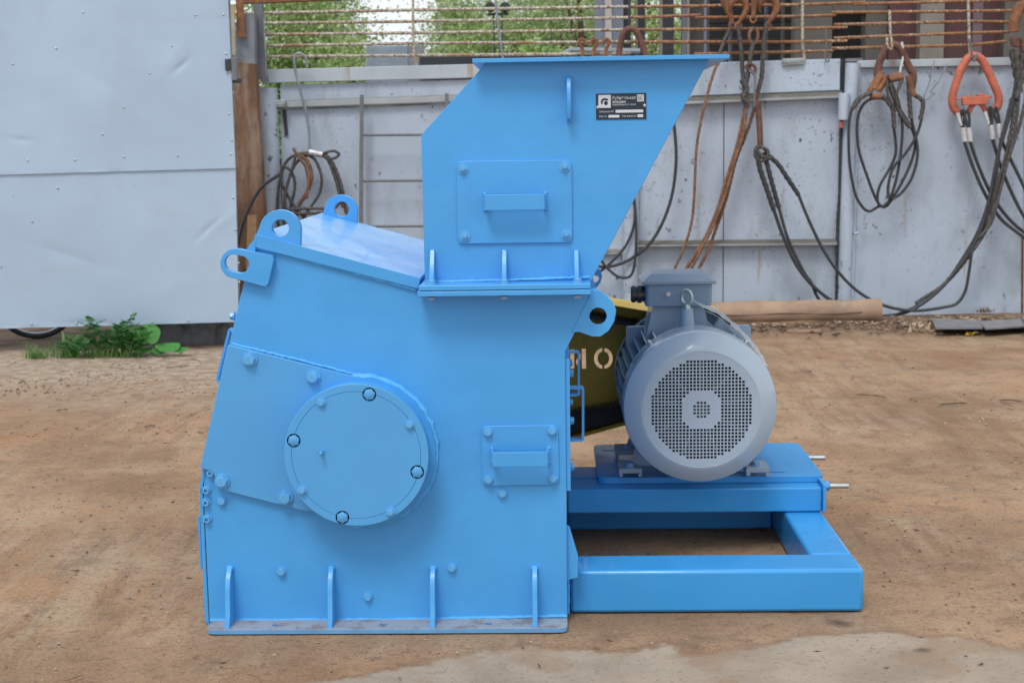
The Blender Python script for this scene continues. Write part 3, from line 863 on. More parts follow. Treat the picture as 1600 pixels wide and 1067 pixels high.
# ------------------------------------------------------------------ base frame
xr = M(1350, 920, .19).x; xl = x_r + .004
zf = M(1340, 889, .19).z
print('frame top', zf)
mb = MB(); mb.box(xl, xr, .19, .375, .003, zf); part(mb, 'frame_beam', blue_rail, chip, bevel=.012)
xi = M(1265, 869, .375).x
mb = MB(); mb.box(xi, xr - .002, .377, 1.39, .003, zf - .001); part(mb, 'frame_end_beam', blue_rail, chip, bevel=.012)
mb = MB(); mb.box(xl, xi - .002, 1.22, 1.39, .003, zf - .001); part(mb, 'frame_rear_beam', blue_rail, chip, bevel=.01)
ZP = .285
xe = M(1284, 780, .93).x
mb = MB(); mb.box(xl, xe, .925, 1.10, zf + .002, ZP - .037); part(mb, 'motor_rail', blue_rail, chip, bevel=.006)
mb = MB(); mb.box(xl, xe, 1.13, 1.32, zf + .002, ZP - .038); part(mb, 'motor_rail', blue_rail, chip, bevel=.006)
mb = MB(); mb.box(xe + .001, xe + .014, .91, 1.36, zf + .001, ZP - .02); ep = part(mb, 'rail_end_plate', blue, chip, bevel=.003)
pl = [MZ(932, 742, ZP), MZ(1286, 739, ZP), MZ(1247, 686, ZP), MZ(929, 692, ZP)]
print('plate', [tuple(round(c, 3) for c in q) for q in pl])
pu0, pu1 = (pl[0].x + pl[3].x) / 2, (pl[1].x + pl[2].x) / 2
pv0, pv1 = (pl[0].y + pl[1].y) / 2, (pl[2].y + pl[3].y) / 2
mb = MB(); mb.prism(rounded([Vector((pu0, pv0, ZP - .036)), Vector((pu1, pv0, ZP - .036)), Vector((pu1, pv1, ZP - .036)), Vector((pu0, pv1, ZP - .036))], .04, 6), (0, 0, .025))
mplate = part(mb, 'motor_plate', blue_rail, chip, bevel=.002)
cut = MB()
for x0, x1, y in ((952, 1000, 738), (1150, 1226, 733.5), (941, 965, 700), ):
    a, b = MZ(x0, y, ZP), MZ(x1, y, ZP)
    cut.box(a.x, b.x, a.y - .010, a.y + .010, ZP - .1, ZP + .1)
carve(mplate, cut)
for x, y, m_ in ((987, 768, 0), (1180, 764, 0)):
    q = M(x, y, pv0 + .03); inst(B_ZINC, 'bolt', mplate, (q.x, pv0 + .04, ZP - .037), (PI / 2, 0, 0), 1.3)
mb = MB(); q = M(1205, 763, pv0 + .02); q2 = M(1232, 763, pv0 + .02); mb.box(q.x, q2.x, pv0 + .01, pv0 + .05, ZP - .056, ZP - .0365); part(mb, 'stop_block', blue, mplate)
for x0, x1, y, v in ((1286, 1326, 759, .955), (1266, 1289, 715, 1.42)):
    a, b = M(x0, y, v), M(x1, y, v)
    if v > 1: a = M(1250, y, v)
    mb = MB(); mb.tube([a + (b - a) * (k / 24) for k in range(25)], [.010 + .0008 * (k % 2) for k in range(25)], 12); part(mb, 'tension_rod', zinc, ep)
    mb = MB(); mb.prism([Vector((xe + .014, v + .021 * math.cos(PI / 3 * k), a.z + .021 * math.sin(PI / 3 * k))) for k in range(6)], (.016, 0, 0))
    mb.cyl((xe + .03, v, a.z), (xe + .034, v, a.z), .016, n=16); part(mb, 'nut', blue, ep, bevel=.002)

# ------------------------------------------------------------------ motor
V0 = .70
mc = M(1094, 636, .75); mc2 = (mc.x, mc.z)
RO = (M(1215, 636, .75) - mc).x; RI = (M(1189, 642, V0) - M(1096, 642, V0)).x
print('motor', mc, RO, RI)
mb = MB(); mb.lathe([(.20, .99), (RO * .93, 1.005), (RO * .965, .99), (RO * .975, .955), (RO * .985, .90), (RO * .985, .87), (RO, .86), (RO, .765), (RO - .004, .75), (RI + .012, V0 + .004), (RI, V0), (RI - .006, V0 + .001), (RI - .006, V0 + .003), (RO - .01, .757), (RO - .01, .9)], mc2, 96)
fc = part(mb, 'fan_cover', grey_cover, chip, smooth=25)
# perforated face
pit = .01275; hs = .00445; RH = .187; mb = MB(); g = 18
for i in range(-g, g + 1):
    for j in range(-g, g + 1):
        x, z = i * pit, j * pit; r = math.hypot(x, z)
        if r > RI - .009: continue
        h = pit / 2
        cxx, czz = mc.x + x, mc.z + z
        hole = r < RH and not (2.6 * pit < r < 6.0 * pit and not (max(abs(i), abs(j)) > 5)) and not (max(abs(i), abs(j)) == 3 or (max(abs(i), abs(j)) in (4,) ))
        o = [(cxx - h, czz - h), (cxx + h, czz - h), (cxx + h, czz + h), (cxx - h, czz + h)]
        if not hole:
            mb.add([(a, V0, b) for a, b in o], [(0, 1, 2, 3)]); continue
        q = [(cxx - hs, czz - hs), (cxx + hs, czz - hs), (cxx + hs, czz + hs), (cxx - hs, czz + hs)]
        mb.add([(a, V0, b) for a, b in o] + [(a, V0, b) for a, b in q] + [(a, V0 + .002, b) for a, b in q],
               [(k, (k + 1) % 4, (k + 1) % 4 + 4, k + 4) for k in range(4)] + [(k + 4, (k + 1) % 4 + 4, (k + 1) % 4 + 8, k + 8) for k in range(4)])
mb.lathe([(RI - .004, V0 + .0003), (RI - .024, V0 + .0006)], mc2, 96)
part(mb, 'fan_grille', grey_cover, chip, smooth=0)
# fan behind
mb = MB(); mb.lathe([(.001, .735), (.05, .735), (.06, .75), (.06, .82), (.001, .82)], mc2, 32)
fan = part(mb, 'fan_hub', fan_m, chip)
for k in range(9):
    a = 2 * PI * k / 9 + .15
    d = Vector((math.cos(a), 0, math.sin(a))); nn = Vector((-d.z, 0, d.x)); c0 = Vector((mc.x, .735, mc.z))
    mb = MB(); mb.prism([c0 + d * .05, c0 + d * .2, c0 + d * .2 + nn * .006, c0 + d * .05 + nn * .006], (0, .08, 0)); part(mb, 'fan_blade', fan_m, fan)
mb = MB(); mb.lathe([(.001, .85), (RO * .95, .85)], mc2, 48); part(mb, 'fan_back', dark_in, fan, smooth=0)
# finned stator
RB = RO * .80
mb = MB(); mb.lathe([(.001, .93), (RB, .94), (RB, 1.50), (RB * .8, 1.54), (.001, 1.54)], mc2, 64)
body = part(mb, 'motor_body', grey_motor, chip)
for k in range(44):
    a = 2 * PI * k / 44
    if -2.25 < a - 2 * PI < -0.9 and k % 1 == 0 and (3.95 < a < 5.45): continue
    d = Vector((math.cos(a), 0, math.sin(a)))
    if .36 * PI < a < .64 * PI: ro, v_a = RB + .022, .96
    else: ro, v_a = RO * 1.0, .93
    nn = Vector((-d.z, 0, d.x)) * .0028
    c0 = Vector((mc.x, 0, mc.z))
    for w_ in (0,):
        prof = [(RB - .01, v_a), (ro - .012, v_a), (ro, v_a + .05), (ro, 1.46), (ro - .012, 1.49), (RB - .01, 1.49)]
        mb = MB(); mb.prism([c0 + d * r + Vector((0, v, 0)) - nn for r, v in prof], nn * 2)
        part(mb, 'fin', grey_motor, body)
mb = MB(); mb.lathe([(RO * .99, 1.49), (RO * 1.0, 1.5), (RO * 1.0, 1.53), (RO * .8, 1.56), (.05, 1.57)], mc2, 64); part(mb, 'end_shield', grey_motor, body)
for a in (2.42, .72):
    c0 = Vector((mc.x + math.cos(a) * RO * .98, 1.30, mc.z + math.sin(a) * RO * .98))
    mb = MB(); mb.prism(rounded([c0 + Vector((-.035, 0, -.05)), c0 + Vector((.05, 0, -.05)), c0 + Vector((.05, 0, .045)), c0 + Vector((-.035, 0, .045))], .012), (0, .03, 0)); part(mb, 'shield_ear', grey_motor, body)
for x, y in ((1000, 517), (1172, 526), (976, 700)):
    q = M(x, y, .9); d = Vector((q.x - mc.x, 0, q.z - mc.z)).normalized(); q = Vector((mc.x, .89, mc.z)) + d * (RO + .0)
    mb = MB(); mb.cyl(q - d * .004, q + d * .006, .010, n=12); mb.ball(q + d * .006, .007); part(mb, 'screw', zinc, fc)
# terminal box
TB0, TB1 = 1.08, 1.32
a, b = M(1009, 480, TB0), M(1113, 477, TB0)
ztb, zl = (a.z + b.z) / 2, M(1060, 444, TB0).z
mb = MB(); mb.prism(rounded([Vector((a.x, TB0, ztb)), Vector((b.x, TB0, ztb)), Vector((b.x, TB1, ztb)), Vector((a.x, TB1, ztb))], .018), (0, 0, zl - ztb)); tb = part(mb, 'terminal_box', grey_box, chip, bevel=.002)
mb = MB(); mb.prism([Vector((a.x + .0, TB0 + .03, mc.z + RB - .03)), Vector((b.x - .0, TB0 + .03, mc.z + RB - .03)), Vector((b.x - .03, TB0 + .03, ztb)), Vector((a.x + .03, TB0 + .03, ztb))], (0, TB1 - TB0 - .03, 0)); part(mb, 'box_saddle', grey_motor, body)
e = .014
mb = MB()
lo_ = [Vector((a.x - e, TB0 - e, zl)), Vector((b.x + e, TB0 - e, zl)), Vector((b.x + e, TB1 + e, zl)), Vector((a.x - e, TB1 + e, zl))]
mb.prism(rounded(lo_, .01), (0, 0, .010))
z2 = zl + .012; z3 = zl + .040; s = .035
lo = [(a.x - e, TB0 - e, zl + .01), (b.x + e, TB0 - e, zl + .01), (b.x + e, TB1 + e, zl + .01), (a.x - e, TB1 + e, zl + .01)]
hi = [(a.x - e + s, TB0 - e + s, z3), (b.x + e - s, TB0 - e + s, z3), (b.x + e - s, TB1 + e - s, z3), (a.x - e + s, TB1 + e - s, z3)]
mb.add(lo + hi, [(0, 1, 5, 4), (1, 2, 6, 5), (2, 3, 7, 6), (3, 0, 4, 7), (4, 5, 6, 7)])
part(mb, 'box_lid', mat('lid_grey', (.23, .31, .40), .35, var=.05, coat=.2), tb, bevel=.002)
for x in (a.x + .01, b.x - .012):
    mb = MB(); mb.cyl((x, TB0 - .004, zl + .01), (x, TB0 - .004, zl + .018), .006, n=10); part(mb, 'lid_screw', zinc, tb)
gz = M(1000, 458, TB0 + .08).z; gx = a.x
mb = MB()
gp = [(0, .030), (-.012, .030), (-.013, .036), (-.030, .036), (-.031, .030), (-.036, .030), (-.037, .034), (-.050, .034), (-.056, .026), (-.056, .0)]
def xl_(mb, gp, x0, v, z, n=28):
    vs, fs = [], []
    for dx, r in gp:
        for k in range(n):
            t = 2 * PI * k / n; rr = max(r, .0005) * (1 + (.03 if k % 2 else 0))
            vs.append((x0 + dx, v + rr * math.cos(t), z + rr * math.sin(t)))
    for i in range(len(gp) - 1):
        for k in range(n):
            l = (k + 1) % n; fs.append((i * n + k, i * n + l, (i + 1) * n + l, (i + 1) * n + k))
    mb.add(vs, fs)
xl_(mb, gp, gx, TB0 + .06, gz); part(mb, 'cable_gland', gland_m, tb, smooth=25)
q = M(1044, 459.5, TB0); mb = MB(); mb.prism([q + Vector((.010 * math.cos(PI / 3 * k), 0, .010 * math.sin(PI / 3 * k))) for k in range(6)], (0, -.008, 0)); mb.lathe([(.006, q.y - .008), (.006, q.y - .018), (.003, q.y - .018), (.003, q.y - .009)], (q.x, q.z), 12); part(mb, 'box_fitting', zinc, tb)
# eye bolt
q = M(1073, 465, 1.0); mb = MB()
mb.tube([q + Vector((.0 + .0185 * math.cos(2 * PI * k / 28), -.012 * math.cos(2 * PI * k / 28), .027 * math.sin(2 * PI * k / 28))) for k in range(28)], .0072, 10, closed=True)
zb_ = mc.z + RB; mb.cyl(q + Vector((0, 0, -.043)), q + Vector((0, 0, -.025)), .016, .012, n=16)
part(mb, 'lifting_eye', galv, body)
mb = MB(); mb.cyl(Vector((q.x, q.y, zb_ - .01)), q + Vector((0, 0, -.042)), .034, .024, n=24); part(mb, 'eye_boss', grey_motor, body)
mb = MB()
st = smooth_path([M(1077, 465, .99), M(1098, 478, .97), M(1122, 488, .98), M(1146, 507, 1.02), M(1170, 531, 1.02), M(1186, 552, 1.0), M(1196, 572, .98)], 5)
for i in range(len(st) - 1):
    w0 = .003 + .012 * min(1, i / 8) * (1 + .3 * math.sin(i * 1.7)); w1 = .003 + .012 * min(1, (i + 1) / 8) * (1 + .3 * math.sin(i * 1.7 + 1.7))
    d = (st[i + 1] - st[i]).normalized(); nn = Vector((d.z, 0.3, -d.x)).normalized()
    mb.add([st[i] - nn * w0 / 2, st[i] + nn * w0 / 2, st[i + 1] + nn * w1 / 2, st[i + 1] - nn * w1 / 2] + [x + Vector((0, .002, 0)) for x in (st[i] - nn * w0 / 2, st[i] + nn * w0 / 2, st[i + 1] + nn * w1 / 2, st[i + 1] - nn * w1 / 2)],
           [(0, 1, 2, 3), (4, 5, 6, 7), (0, 3, 7, 4), (1, 2, 6, 5)])
bagc = M(1112, 480, 1.0)
for k in range(16):
    c = bagc + Vector((random.uniform(-.016, .016), random.uniform(-.01, .01), random.uniform(-.012, .012)))
    pts = [c + Vector((random.uniform(-.016, .016), random.uniform(-.012, .012), random.uniform(-.012, .012))) for _ in range(3)]
    mb.add(pts, [(0, 1, 2)])
part(mb, 'plastic_tie', plastic_w, body, smooth=60)
# feet
for xs_, sgn in ((985, -1), (1183, 1)):
    for v in (1.0, 1.33):
        q = M(xs_, 740, .99)
        cx_ = q.x
        mb = MB()
        mb.box(cx_ - .044, cx_ + .044, v - .03, v + .10, ZP + .016, ZP + .034)
        mb.box(cx_ - .044, cx_ - .030, v - .03, v + .10, ZP + .001, ZP + .016)
        mb.box(cx_ + .030, cx_ + .044, v - .03, v + .10, ZP + .001, ZP + .016)
        ft_ = part(mb, 'motor_foot', foot_m, chip, bevel=.002)
        mb = MB()
        inn = cx_ - sgn * .04
        mb.prism([Vector((cx_ + sgn * .0, v + .02, ZP + .034)), Vector((cx_ - sgn * .14, v + .02, ZP + .034)), Vector((mc.x + sgn * RB * .8, v + .02, mc.z - RB * .45)), Vector((mc.x + sgn * RB * .97, v + .02, mc.z - RB * .2)), Vector((cx_ - sgn * .02, v + .02, ZP + .09))], (0, .022, 0))
        part(mb, 'foot_web', grey_motor, ft_)
        inst(B_ZINC, 'bolt', ft_, (cx_ - .0, v + .0, ZP + .034), (-PI / 2, 0, 0), 1.3)

# ------------------------------------------------------------------ belt drive and yellow guard
GV0, GV1 = 1.50, 1.78
gpx = [(560, 520), (600, 440), (680, 400), (800, 425), (960, 477), (1020, 487)] + arc(1064, 590, 117, -100, 30, 16)[0:] + [(1110, 660), (1040, 668), (975, 665), (887, 689), (760, 725), (640, 700), (575, 620)]
gp_ = mpoly(gpx, GV0); n = len(gp_)
bk = [q + Vector((0, GV1 - GV0, 0)) for q in gp_]
mb = MB(); mb.prism([q + Vector((0, GV1 - GV0, 0)) for q in gp_], (0, .004, 0))
guard = part(mb, 'guard_back_plate', yel, chip)
cut = MB()
def gq(x, y): return M(x, y, GV1 - .02)
def cutpoly(pts): cut.prism([gq(x, y) for x, y in pts], (0, .05, 0))
cutpoly([(891, 547), (897, 547), (897.5, 577), (891.5, 577)])
cutpoly([(909, 546), (915.5, 546), (916, 577), (909.5, 577)])
cutpoly([(900, 565), (907, 552), (907, 562), (901, 572)])
for sg in (-1, 1):
    o = [(943 + sg * 1.6 + sg * 13 * math.sin(t), 561 - 16 * math.cos(t)) for t in [PI * k / 12 for k in range(13)]]
    i_ = [(943 + sg * 1.6 + sg * 7.5 * math.sin(t), 561 - 10.5 * math.cos(t)) for t in [PI * k / 12 for k in range(12, -1, -1)]]
    cutpoly(o + i_)
carve(guard, cut)
mb = MB()
for i in range(n):
    j = (i + 1) % n
    c = sum(gp_, Vector()) / n
    a0, b0 = gp_[i], gp_[j]
    ai, bi = a0 + (c - a0).normalized() * .004, b0 + (c - b0).normalized() * .004
    mb.add([a0, b0, bi, ai] + [q + Vector((0, GV1 - GV0, 0)) for q in (a0, b0, bi, ai)], [(0, 1, 2, 3), (0, 4, 5, 1), (3, 2, 6, 7)])
part(mb, 'guard_rim', yel, guard)
def belt(ya, yb, xa=760, xb=1075, up=1):
    mb = MB(); A, B_ = M(xa, ya, 1.56), M(xb, yb, 1.56); nt_ = 70
    for k in range(nt_):
        p, q = A.lerp(B_, k / nt_), A.lerp(B_, (k + .5) / nt_)
        mb.prism([p, q, q + Vector((0, 0, .010)), p + Vector((0, 0, .010))], (0, .12, 0))
    mb.prism([A, B_, B_ - Vector((0, 0, .016)), A - Vector((0, 0, .016))], (0, .12, 0))
    return part(mb, 'drive_belt', belt_m, chip, smooth=0)
belt(673, 617)
mb = MB(); A, B_ = M(760, 706, 1.56), M(1075, 634, 1.56); mb.prism([A, B_, B_ + Vector((0, 0, .045)), A + Vector((0, 0, .062))], (0, .1, 0)); part(mb, 'drive_belt', belt_m, chip, smooth=0)
belt(465, 520, up=-1)
mb = MB(); pc = M(1065, 590, 1.56); mb.lathe([(.05, 1.57), (.05, 1.55), (.155, 1.55), (.155, 1.7), (.05, 1.7)], (mc.x, mc.z), 40); part(mb, 'motor_pulley', dark_in, chip)
mb = MB(); mb.cyl((mc.x, 1.5, mc.z), (mc.x, 1.72, mc.z), .04, n=20); part(mb, 'motor_shaft', zinc, chip)

# ------------------------------------------------------------------ backdrop: gate, fence, columns
YG, YF = 6.55, 8.05                                        # planes of the sheet gate and of the fence
def wp(pts, Y): return [W(x, y, Y) for x, y in pts]
def slab(pts, Y, th):
    mb = MB(); mb.prism(wp(pts, Y), (0, th, 0)); return mb
def rod(mb, pts, Y, r, n=8, lobes=0, pitch=.05, sm=1, dy=None, **k):
    P = [W(p[0], p[1], Y + (p[2] if len(p) > 2 else 0)) for p in pts]
    if sm: P = smooth_path(P, 6)
    if lobes:
        out = [P[0]]
        for i in range(1, len(P)):
            m_ = max(1, int((P[i] - P[i - 1]).length / .012))
            out += [P[i - 1].lerp(P[i], (j + 1) / m_) for j in range(m_)]
        P = out
    mb.tube(P, r, n, lobes=lobes, pitch=pitch, **k)

g0 = W(300, 512, YG); gate = thing('sheet_metal_gate', 'pale blue grey riveted sheet metal gate leaf at left, hanging clear of the ground', 'gate', (g0.x, g0.y, 0))
def dented(pts, Y, nx, ny, bumps, seed):
    # pts: bottom left, bottom right, top right, top left; a sheet with slight waviness and local creases
    mb = MB(); vs = []
    for j in range(ny + 1):
        for i in range(nx + 1):
            a, b = i / nx, j / ny
            x = (pts[0][0] * (1 - a) + pts[1][0] * a) * (1 - b) + (pts[3][0] * (1 - a) + pts[2][0] * a) * b
            y = (pts[0][1] * (1 - a) + pts[1][1] * a) * (1 - b) + (pts[3][1] * (1 - a) + pts[2][1] * a) * b
            e = min(1, 6 * min(a, 1 - a, b, 1 - b))
            d = noise.noise(Vector((x * .009, y * .011, seed))) * .0045 * e + noise.noise(Vector((x * .03, y * .03, seed + 4))) * .001 * e
            if b == 0: d += noise.noise(Vector((x * .03, 0, seed))) * .004
            for cx_, cy_, L, Wd, ang, h in bumps:
                dx, dy = x - cx_, y - cy_; p_, q_ = dx * math.cos(ang) + dy * math.sin(ang), -dx * math.sin(ang) + dy * math.cos(ang)
                d += h * math.exp(-(p_ / L) ** 2) * math.exp(-abs(q_ / Wd) ** 1.3)
            q = W(x, y, Y); q.y += d; vs.append(q)
    n0 = len(vs); w = nx + 1
    mb.add(vs + [v + Vector((0, .003, 0)) for v in vs],
           [(j * w + i, j * w + i + 1, (j + 1) * w + i + 1, (j + 1) * w + i) for j in range(ny) for i in range(nx)] +
           [(n0 + j * w + i, n0 + (j + 1) * w + i, n0 + (j + 1) * w + i + 1, n0 + j * w + i + 1) for j in range(ny) for i in range(nx)])
    return mb
mb = dented([(-160, 278), (368, 263), (354, -60), (-160, -60)], YG, 170, 100, [(283, 103, 14, 3, -.75, .012), (272, 90, 40, 14, -1.0, -.005), (33, 219, 16, 3, .1, .006), (160, 130, 70, 12, .5, .003)], 3); upper = part(mb, 'upper_sheet', gate_m, gate)
mb = dented([(-160, 518), (373, 503), (368, 260), (-160, 274)], YG + .014, 170, 90, [(325, 358, 26, 4, -.75, .009), (350, 345, 45, 14, -.6, -.006), (140, 505, 30, 5, 0, .012), (110, 400, 60, 10, .3, .005)], 9); lower = part(mb, 'lower_sheet', gate_m, gate)
RV = MB(); RV.ball((0, 0, 0), .0085, 10, 6, (1, .6, 1)); RVM = RV.mesh('rivet', zinc)
for x, y in [(305, 24), (349, 23), (268, 72), (234, 115), (193, 168), (160, 210), (353, 84), (355, 115), (358, 178), (362, 219), (361, 241), (194, 245), (277, 243), (117, 250), (43, 251), (20, 100), (88, 76), (130, 20)]:
    q = W(x, y, YG - .002); inst(RVM, 'rivet', upper, q - Vector(ORG[gate.name]))
for x, y in [(90, 294), (50, 346), (364, 309), (368, 359), (373, 411), (1, 416), (49, 506), (119, 505), (205, 502), (294, 501), (374, 441)]:
    q = W(x, y, YG + .010); inst(RVM, 'rivet', lower, q - Vector(ORG[gate.name]))
mb = MB()
mb.prism(wp([(352, -60), (356, -60), (374.5, 502), (370, 503)], YG + .03), (0, .05, 0))
mb.prism(wp([(-160, 512), (372, 498), (372, 490), (-160, 504)], YG + .03), (0, .05, 0))
mb.prism(wp([(-160, 140), (358, 130), (358, 120), (-160, 130)], YG + .03), (0, .05, 0))
part(mb, 'gate_frame', col_grey, gate)
mb = slab([(351, 93), (360, 92), (361, 110), (352, 111)], YG - .02, .05); lat = part(mb, 'latch', dark_in, gate, bevel=.004)
mb = slab([(360, 90), (369, 90), (371, 126), (362, 126)], YG - .01, .05); part(mb, 'latch_plate', ladder_m, lat, bevel=.003)
mb = slab([(362, 122), (376, 123), (376, 130), (364, 130)], YG - .0, .05); part(mb, 'latch_bolt', dark_in, lat, bevel=.003)

q = W(388, 500, YF - .35)
colm = thing('rusty_gate_column', 'rusty brown steel column between the sheet gate and the fence', 'column', (q.x, q.y, 0))
mb = slab([(364, 96), (398, 100), (413, 345), (418, 520), (374, 520)], YF - .35, .16); part(mb, 'column_flange', rust_post, colm, bevel=.004)
mb = slab([(370, 22), (397, 22), (398, 104), (364, 100)], YF - .345, .15); part(mb, 'painted_upper_flange', col_grey, colm)
mb = slab([(396, 6), (409, 6), (416, 134), (399, 118)], YF - .22, .1); part(mb, 'painted_web', mat('web_grey', (.13, .135, .16), .6, var=.2), colm)
mb = slab([(409, 20), (413, 20), (417, 134), (414, 132)], YF - .2, .02); part(mb, 'column_edge', rail_m, colm)
mb = slab([(358, 7), (366, 7), (368, 86), (361, 86)], YF - .45, .02); part(mb, 'hanger_strip', mat('yellow_stained_strip', (.42, .38, .30), .7, var=.2, spots=[((.5, .28, .05), 7, .5, .62, None, .8)]), colm)
mb = slab([(364, -60), (374, -60), (384, 60), (372, 58)], YF - .4, .03); part(mb, 'rusty_strap', rust, colm)
mb = slab([(387, 337), (400, 336), (398, 420), (384, 420)], YF - .6, .03)
tag(mb.build('wooden_stake', wood_l, org=tuple(W(390, 520, YF - .6).xy) + (0,)), 'fresh sawn wooden stake leaning by the rusty column behind the chipper', 'stake')

def fence_thing(name, label, x): 
    q = W(x, 500, YF); return thing(name, label, 'fence', (q.x, q.y, 0))
# left fence section
fa = fence_thing('metal_fence', 'left fence section of flat grey sheet with a capped top behind the hopper', 640)
part(slab([(438, 133), (990, 118), (986, 515), (444, 520)], YF, .01), 'sheet_panel', fence_m, fa)
part(slab([(417, 109), (985, 94), (985, 116), (420, 130)], YF - .04, .06), 'top_cap', capm, fa, bevel=.005)
part(slab([(430, 158), (985, 139), (985, 151), (430, 170)], YF - .05, .05), 'middle_rail', ledge_m, fa, bevel=.012)
part(slab([(406, 158), (446, 156), (446, 168), (408, 169)], YF - .10, .05), 'hinge_plate', rail_m, fa, bevel=.006)
part(slab([(430, 168), (985, 151), (985, 154), (430, 172)], YF - .015, .014), 'rail_shadow_lip', rail_m, fa)
mb = MB(); rod(mb, [(417, 138), (424, 330), (430, 520)], YF - .06, .088, 20, sm=0); part(mb, 'round_post', fence_m, fa)
mb = MB(); rod(mb, [(429, 212), (436, 520)], YF - .05, .02, 10, sm=0); part(mb, 'thin_post', rail_m, fa)
mb = MB(); rod(mb, [(988, 108), (984, 520)], YF - .04, .07, 20, sm=0); part(mb, 'round_post', fence_m, fa)
for x0, x1, y in ((930, 975, 390),):
    part(slab([(x0, y), (x1, y - 1), (x1, y + 8), (x0, y + 9)], YF - .04, .04), 'lower_rail', rail_m, fa, bevel=.004)
# middle leaf
fb = fence_thing('metal_fence', 'middle fence leaf with two ledge rails and a seam, behind the motor', 1150)
part(slab([(1001, 101), (1131, 97), (1129, 515), (997, 515)], YF + .012, .01), 'sheet_panel', fence_m, fb)
part(slab([(1131.5, 97), (1313, 92), (1306, 515), (1129.6, 515)], YF + .006, .01), 'sheet_panel', fence_m, fb)
part(slab([(1090, 101), (1312, 93), (1312, 141), (1080, 150)], YF - .02, .025), 'top_band', fence_m, fb, bevel=.002)
for (x0, y0, x1, y1, h) in ((1001, 155, 1316, 142, 7), (996, 376, 1308, 373, 6)):
    a, b = W(x0, y0, YF - .005), W(x1, y1, YF - .005)
    a2, b2 = W(x0, y0 + h, YF - .09), W(x1, y1 + h, YF - .09)
    mb = MB(); mb.prism([a, b, b2, a2], (0, 0, -.012)); mb.prism([a2, b2, b2 - Vector((0, 0, .022)), a2 - Vector((0, 0, .022))], (0, .012, 0))
    part(mb, 'ledge_rail', ledge_m, fb, bevel=.003)
part(slab([(1223, 92), (1257, 91), (1257, 101), (1223, 103)], YF - .05, .04), 'top_tab', rail_m, fb, bevel=.003)
mb = MB(); rod(mb, [(1332, 99), (1325, 260), (1317, 520)], YF - .03, .060, 20, sm=0); part(mb, 'round_post', fence_m, fb)
mb = MB(); rod(mb, [(1319, 146), (1318, 188)], YF - .10, .048, 18, sm=0); part(mb, 'hinge_barrel', fence_m, fb, bevel=.004)
mb = MB(); rod(mb, [(1314, 190), (1314, 200)], YF - .1, .018, 12, sm=0); part(mb, 'orange_pin', orange, fb)
mb = MB(); rod(mb, [(1313.5, 200), (1313, 290), (1309, 340), (1306, 515)], YF - .035, .013, 8, sm=0, lobes=3, pitch=.07); part(mb, 'gap_seal', rope_k, fb)
part(slab([(1308, 93), (1324, 92), (1322, 200), (1314, 515), (1302, 515), (1309, 200)], YF + .03, .01), 'gap_backing', dark_in, fb)  # dark sheet added behind the gap to stand in for the dark yard
part(slab([(1131.0, 150), (1132.0, 150), (1130.3, 515), (1129.3, 515)], YF + .004, .006), 'seam', dark_in, fb)
part(slab([(993, 160), (998, 160), (996, 515), (991, 515)], YF + .0, .01), 'gap_strip', dark_in, fb)
part(slab([(1596.5, 370), (1599.5, 370), (1599, 515), (1595.5, 515)], YF + .002, .006), 'rusty_seam', rust_dark, fb)
part(slab([(441, 172), (447, 172), (450, 212), (445, 212)], YF - .02, .01), 'gap_strip', dark_in, fa)
# right section
fd = fence_thing('metal_fence', 'right fence section of plain blue grey sheet carrying the orange link', 1470)
part(slab([(1336, 98), (1600, 92), (1597, 518), (1326, 522)], YF + .01, .01), 'sheet_panel', fence_m, fd)
part(slab([(1601, 92), (1720, 90), (1720, 515), (1598, 518)], YF + .004, .01), 'sheet_panel', fence_m, fd)
part(slab([(1343, 95), (1610, 89), (1610, 102), (1344, 106)], YF - .03, .05), 'top_cap', capm, fd, bevel=.004)
mb = MB(); rod(mb, [(1342, 96), (1329, 520)], YF - .005, .02, 14, sm=0); part(mb, 'thin_post', fence_m, fd)
mb = MB(); rod(mb, [(1334, 365), (1340, 364)], YF - .07, .012, 8, sm=0); part(mb, 'bolt', zinc, fd)
part(slab([(1322, 92), (1348, 91), (1348, 96), (1322, 97)], YF - .02, .05), 'cap_stub', slate_m, fd)

# rebar grille over the fence
def bars(th, lst, m, Y, r=.0135):
    for pts in lst:
        mb = MB(); rod(mb, pts, Y, r, 8, lobes=2, pitch=.045, sm=0, depth=.12); part(mb, 'bar', m, th)
q = W(640, 500, YF)
ga = thing('rebar_grille', 'whitewashed rebar grille above the left fence, with green trees behind', 'grille', (q.x, q.y + .05, 2.25))
bars(ga, [[(358, 22), (645, 16), (985, 11)], [(358, 37.5), (645, 34), (985, 28)], [(358, 55), (645, 52), (985, 47)], [(359, 73), (645, 68), (985, 66)], [(411, 89), (645, 87), (985, 84)]], rebar_m, YF + .0)
mb = MB(); rod(mb, [(645, -40), (646, 60), (650, 104)], YF - .03, .011, 8); part(mb, 'upright', rebar_m, ga)
gb = thing('rebar_grille', 'rusty rebar grille with broken lapped bars above the middle and right fence', 'grille', tuple(W(1200, 500, YF).xy) + (2.25,))
bars(gb, [[(985, 11), (1250, 8), (1352, 4)], [(985, 28), (1095, 24)], [(1086, 28), (1254, 26), (1306, 24)], [(985, 47), (1250, 45), (1324, 43)], [(985, 66), (1250, 66), (1324, 64)], [(1085, 85), (1254, 81), (1302, 80)],
          [(1332, 7), (1514, 2), (1620, -1)], [(1300, 20), (1514, 18), (1590, 17)], [(1303, 39), (1514, 34), (1586, 35)], [(1303, 60), (1514, 52), (1578, 50)], [(1298, 76), (1514, 71), (1572, 65)]], rebar_rust, YF + .01)
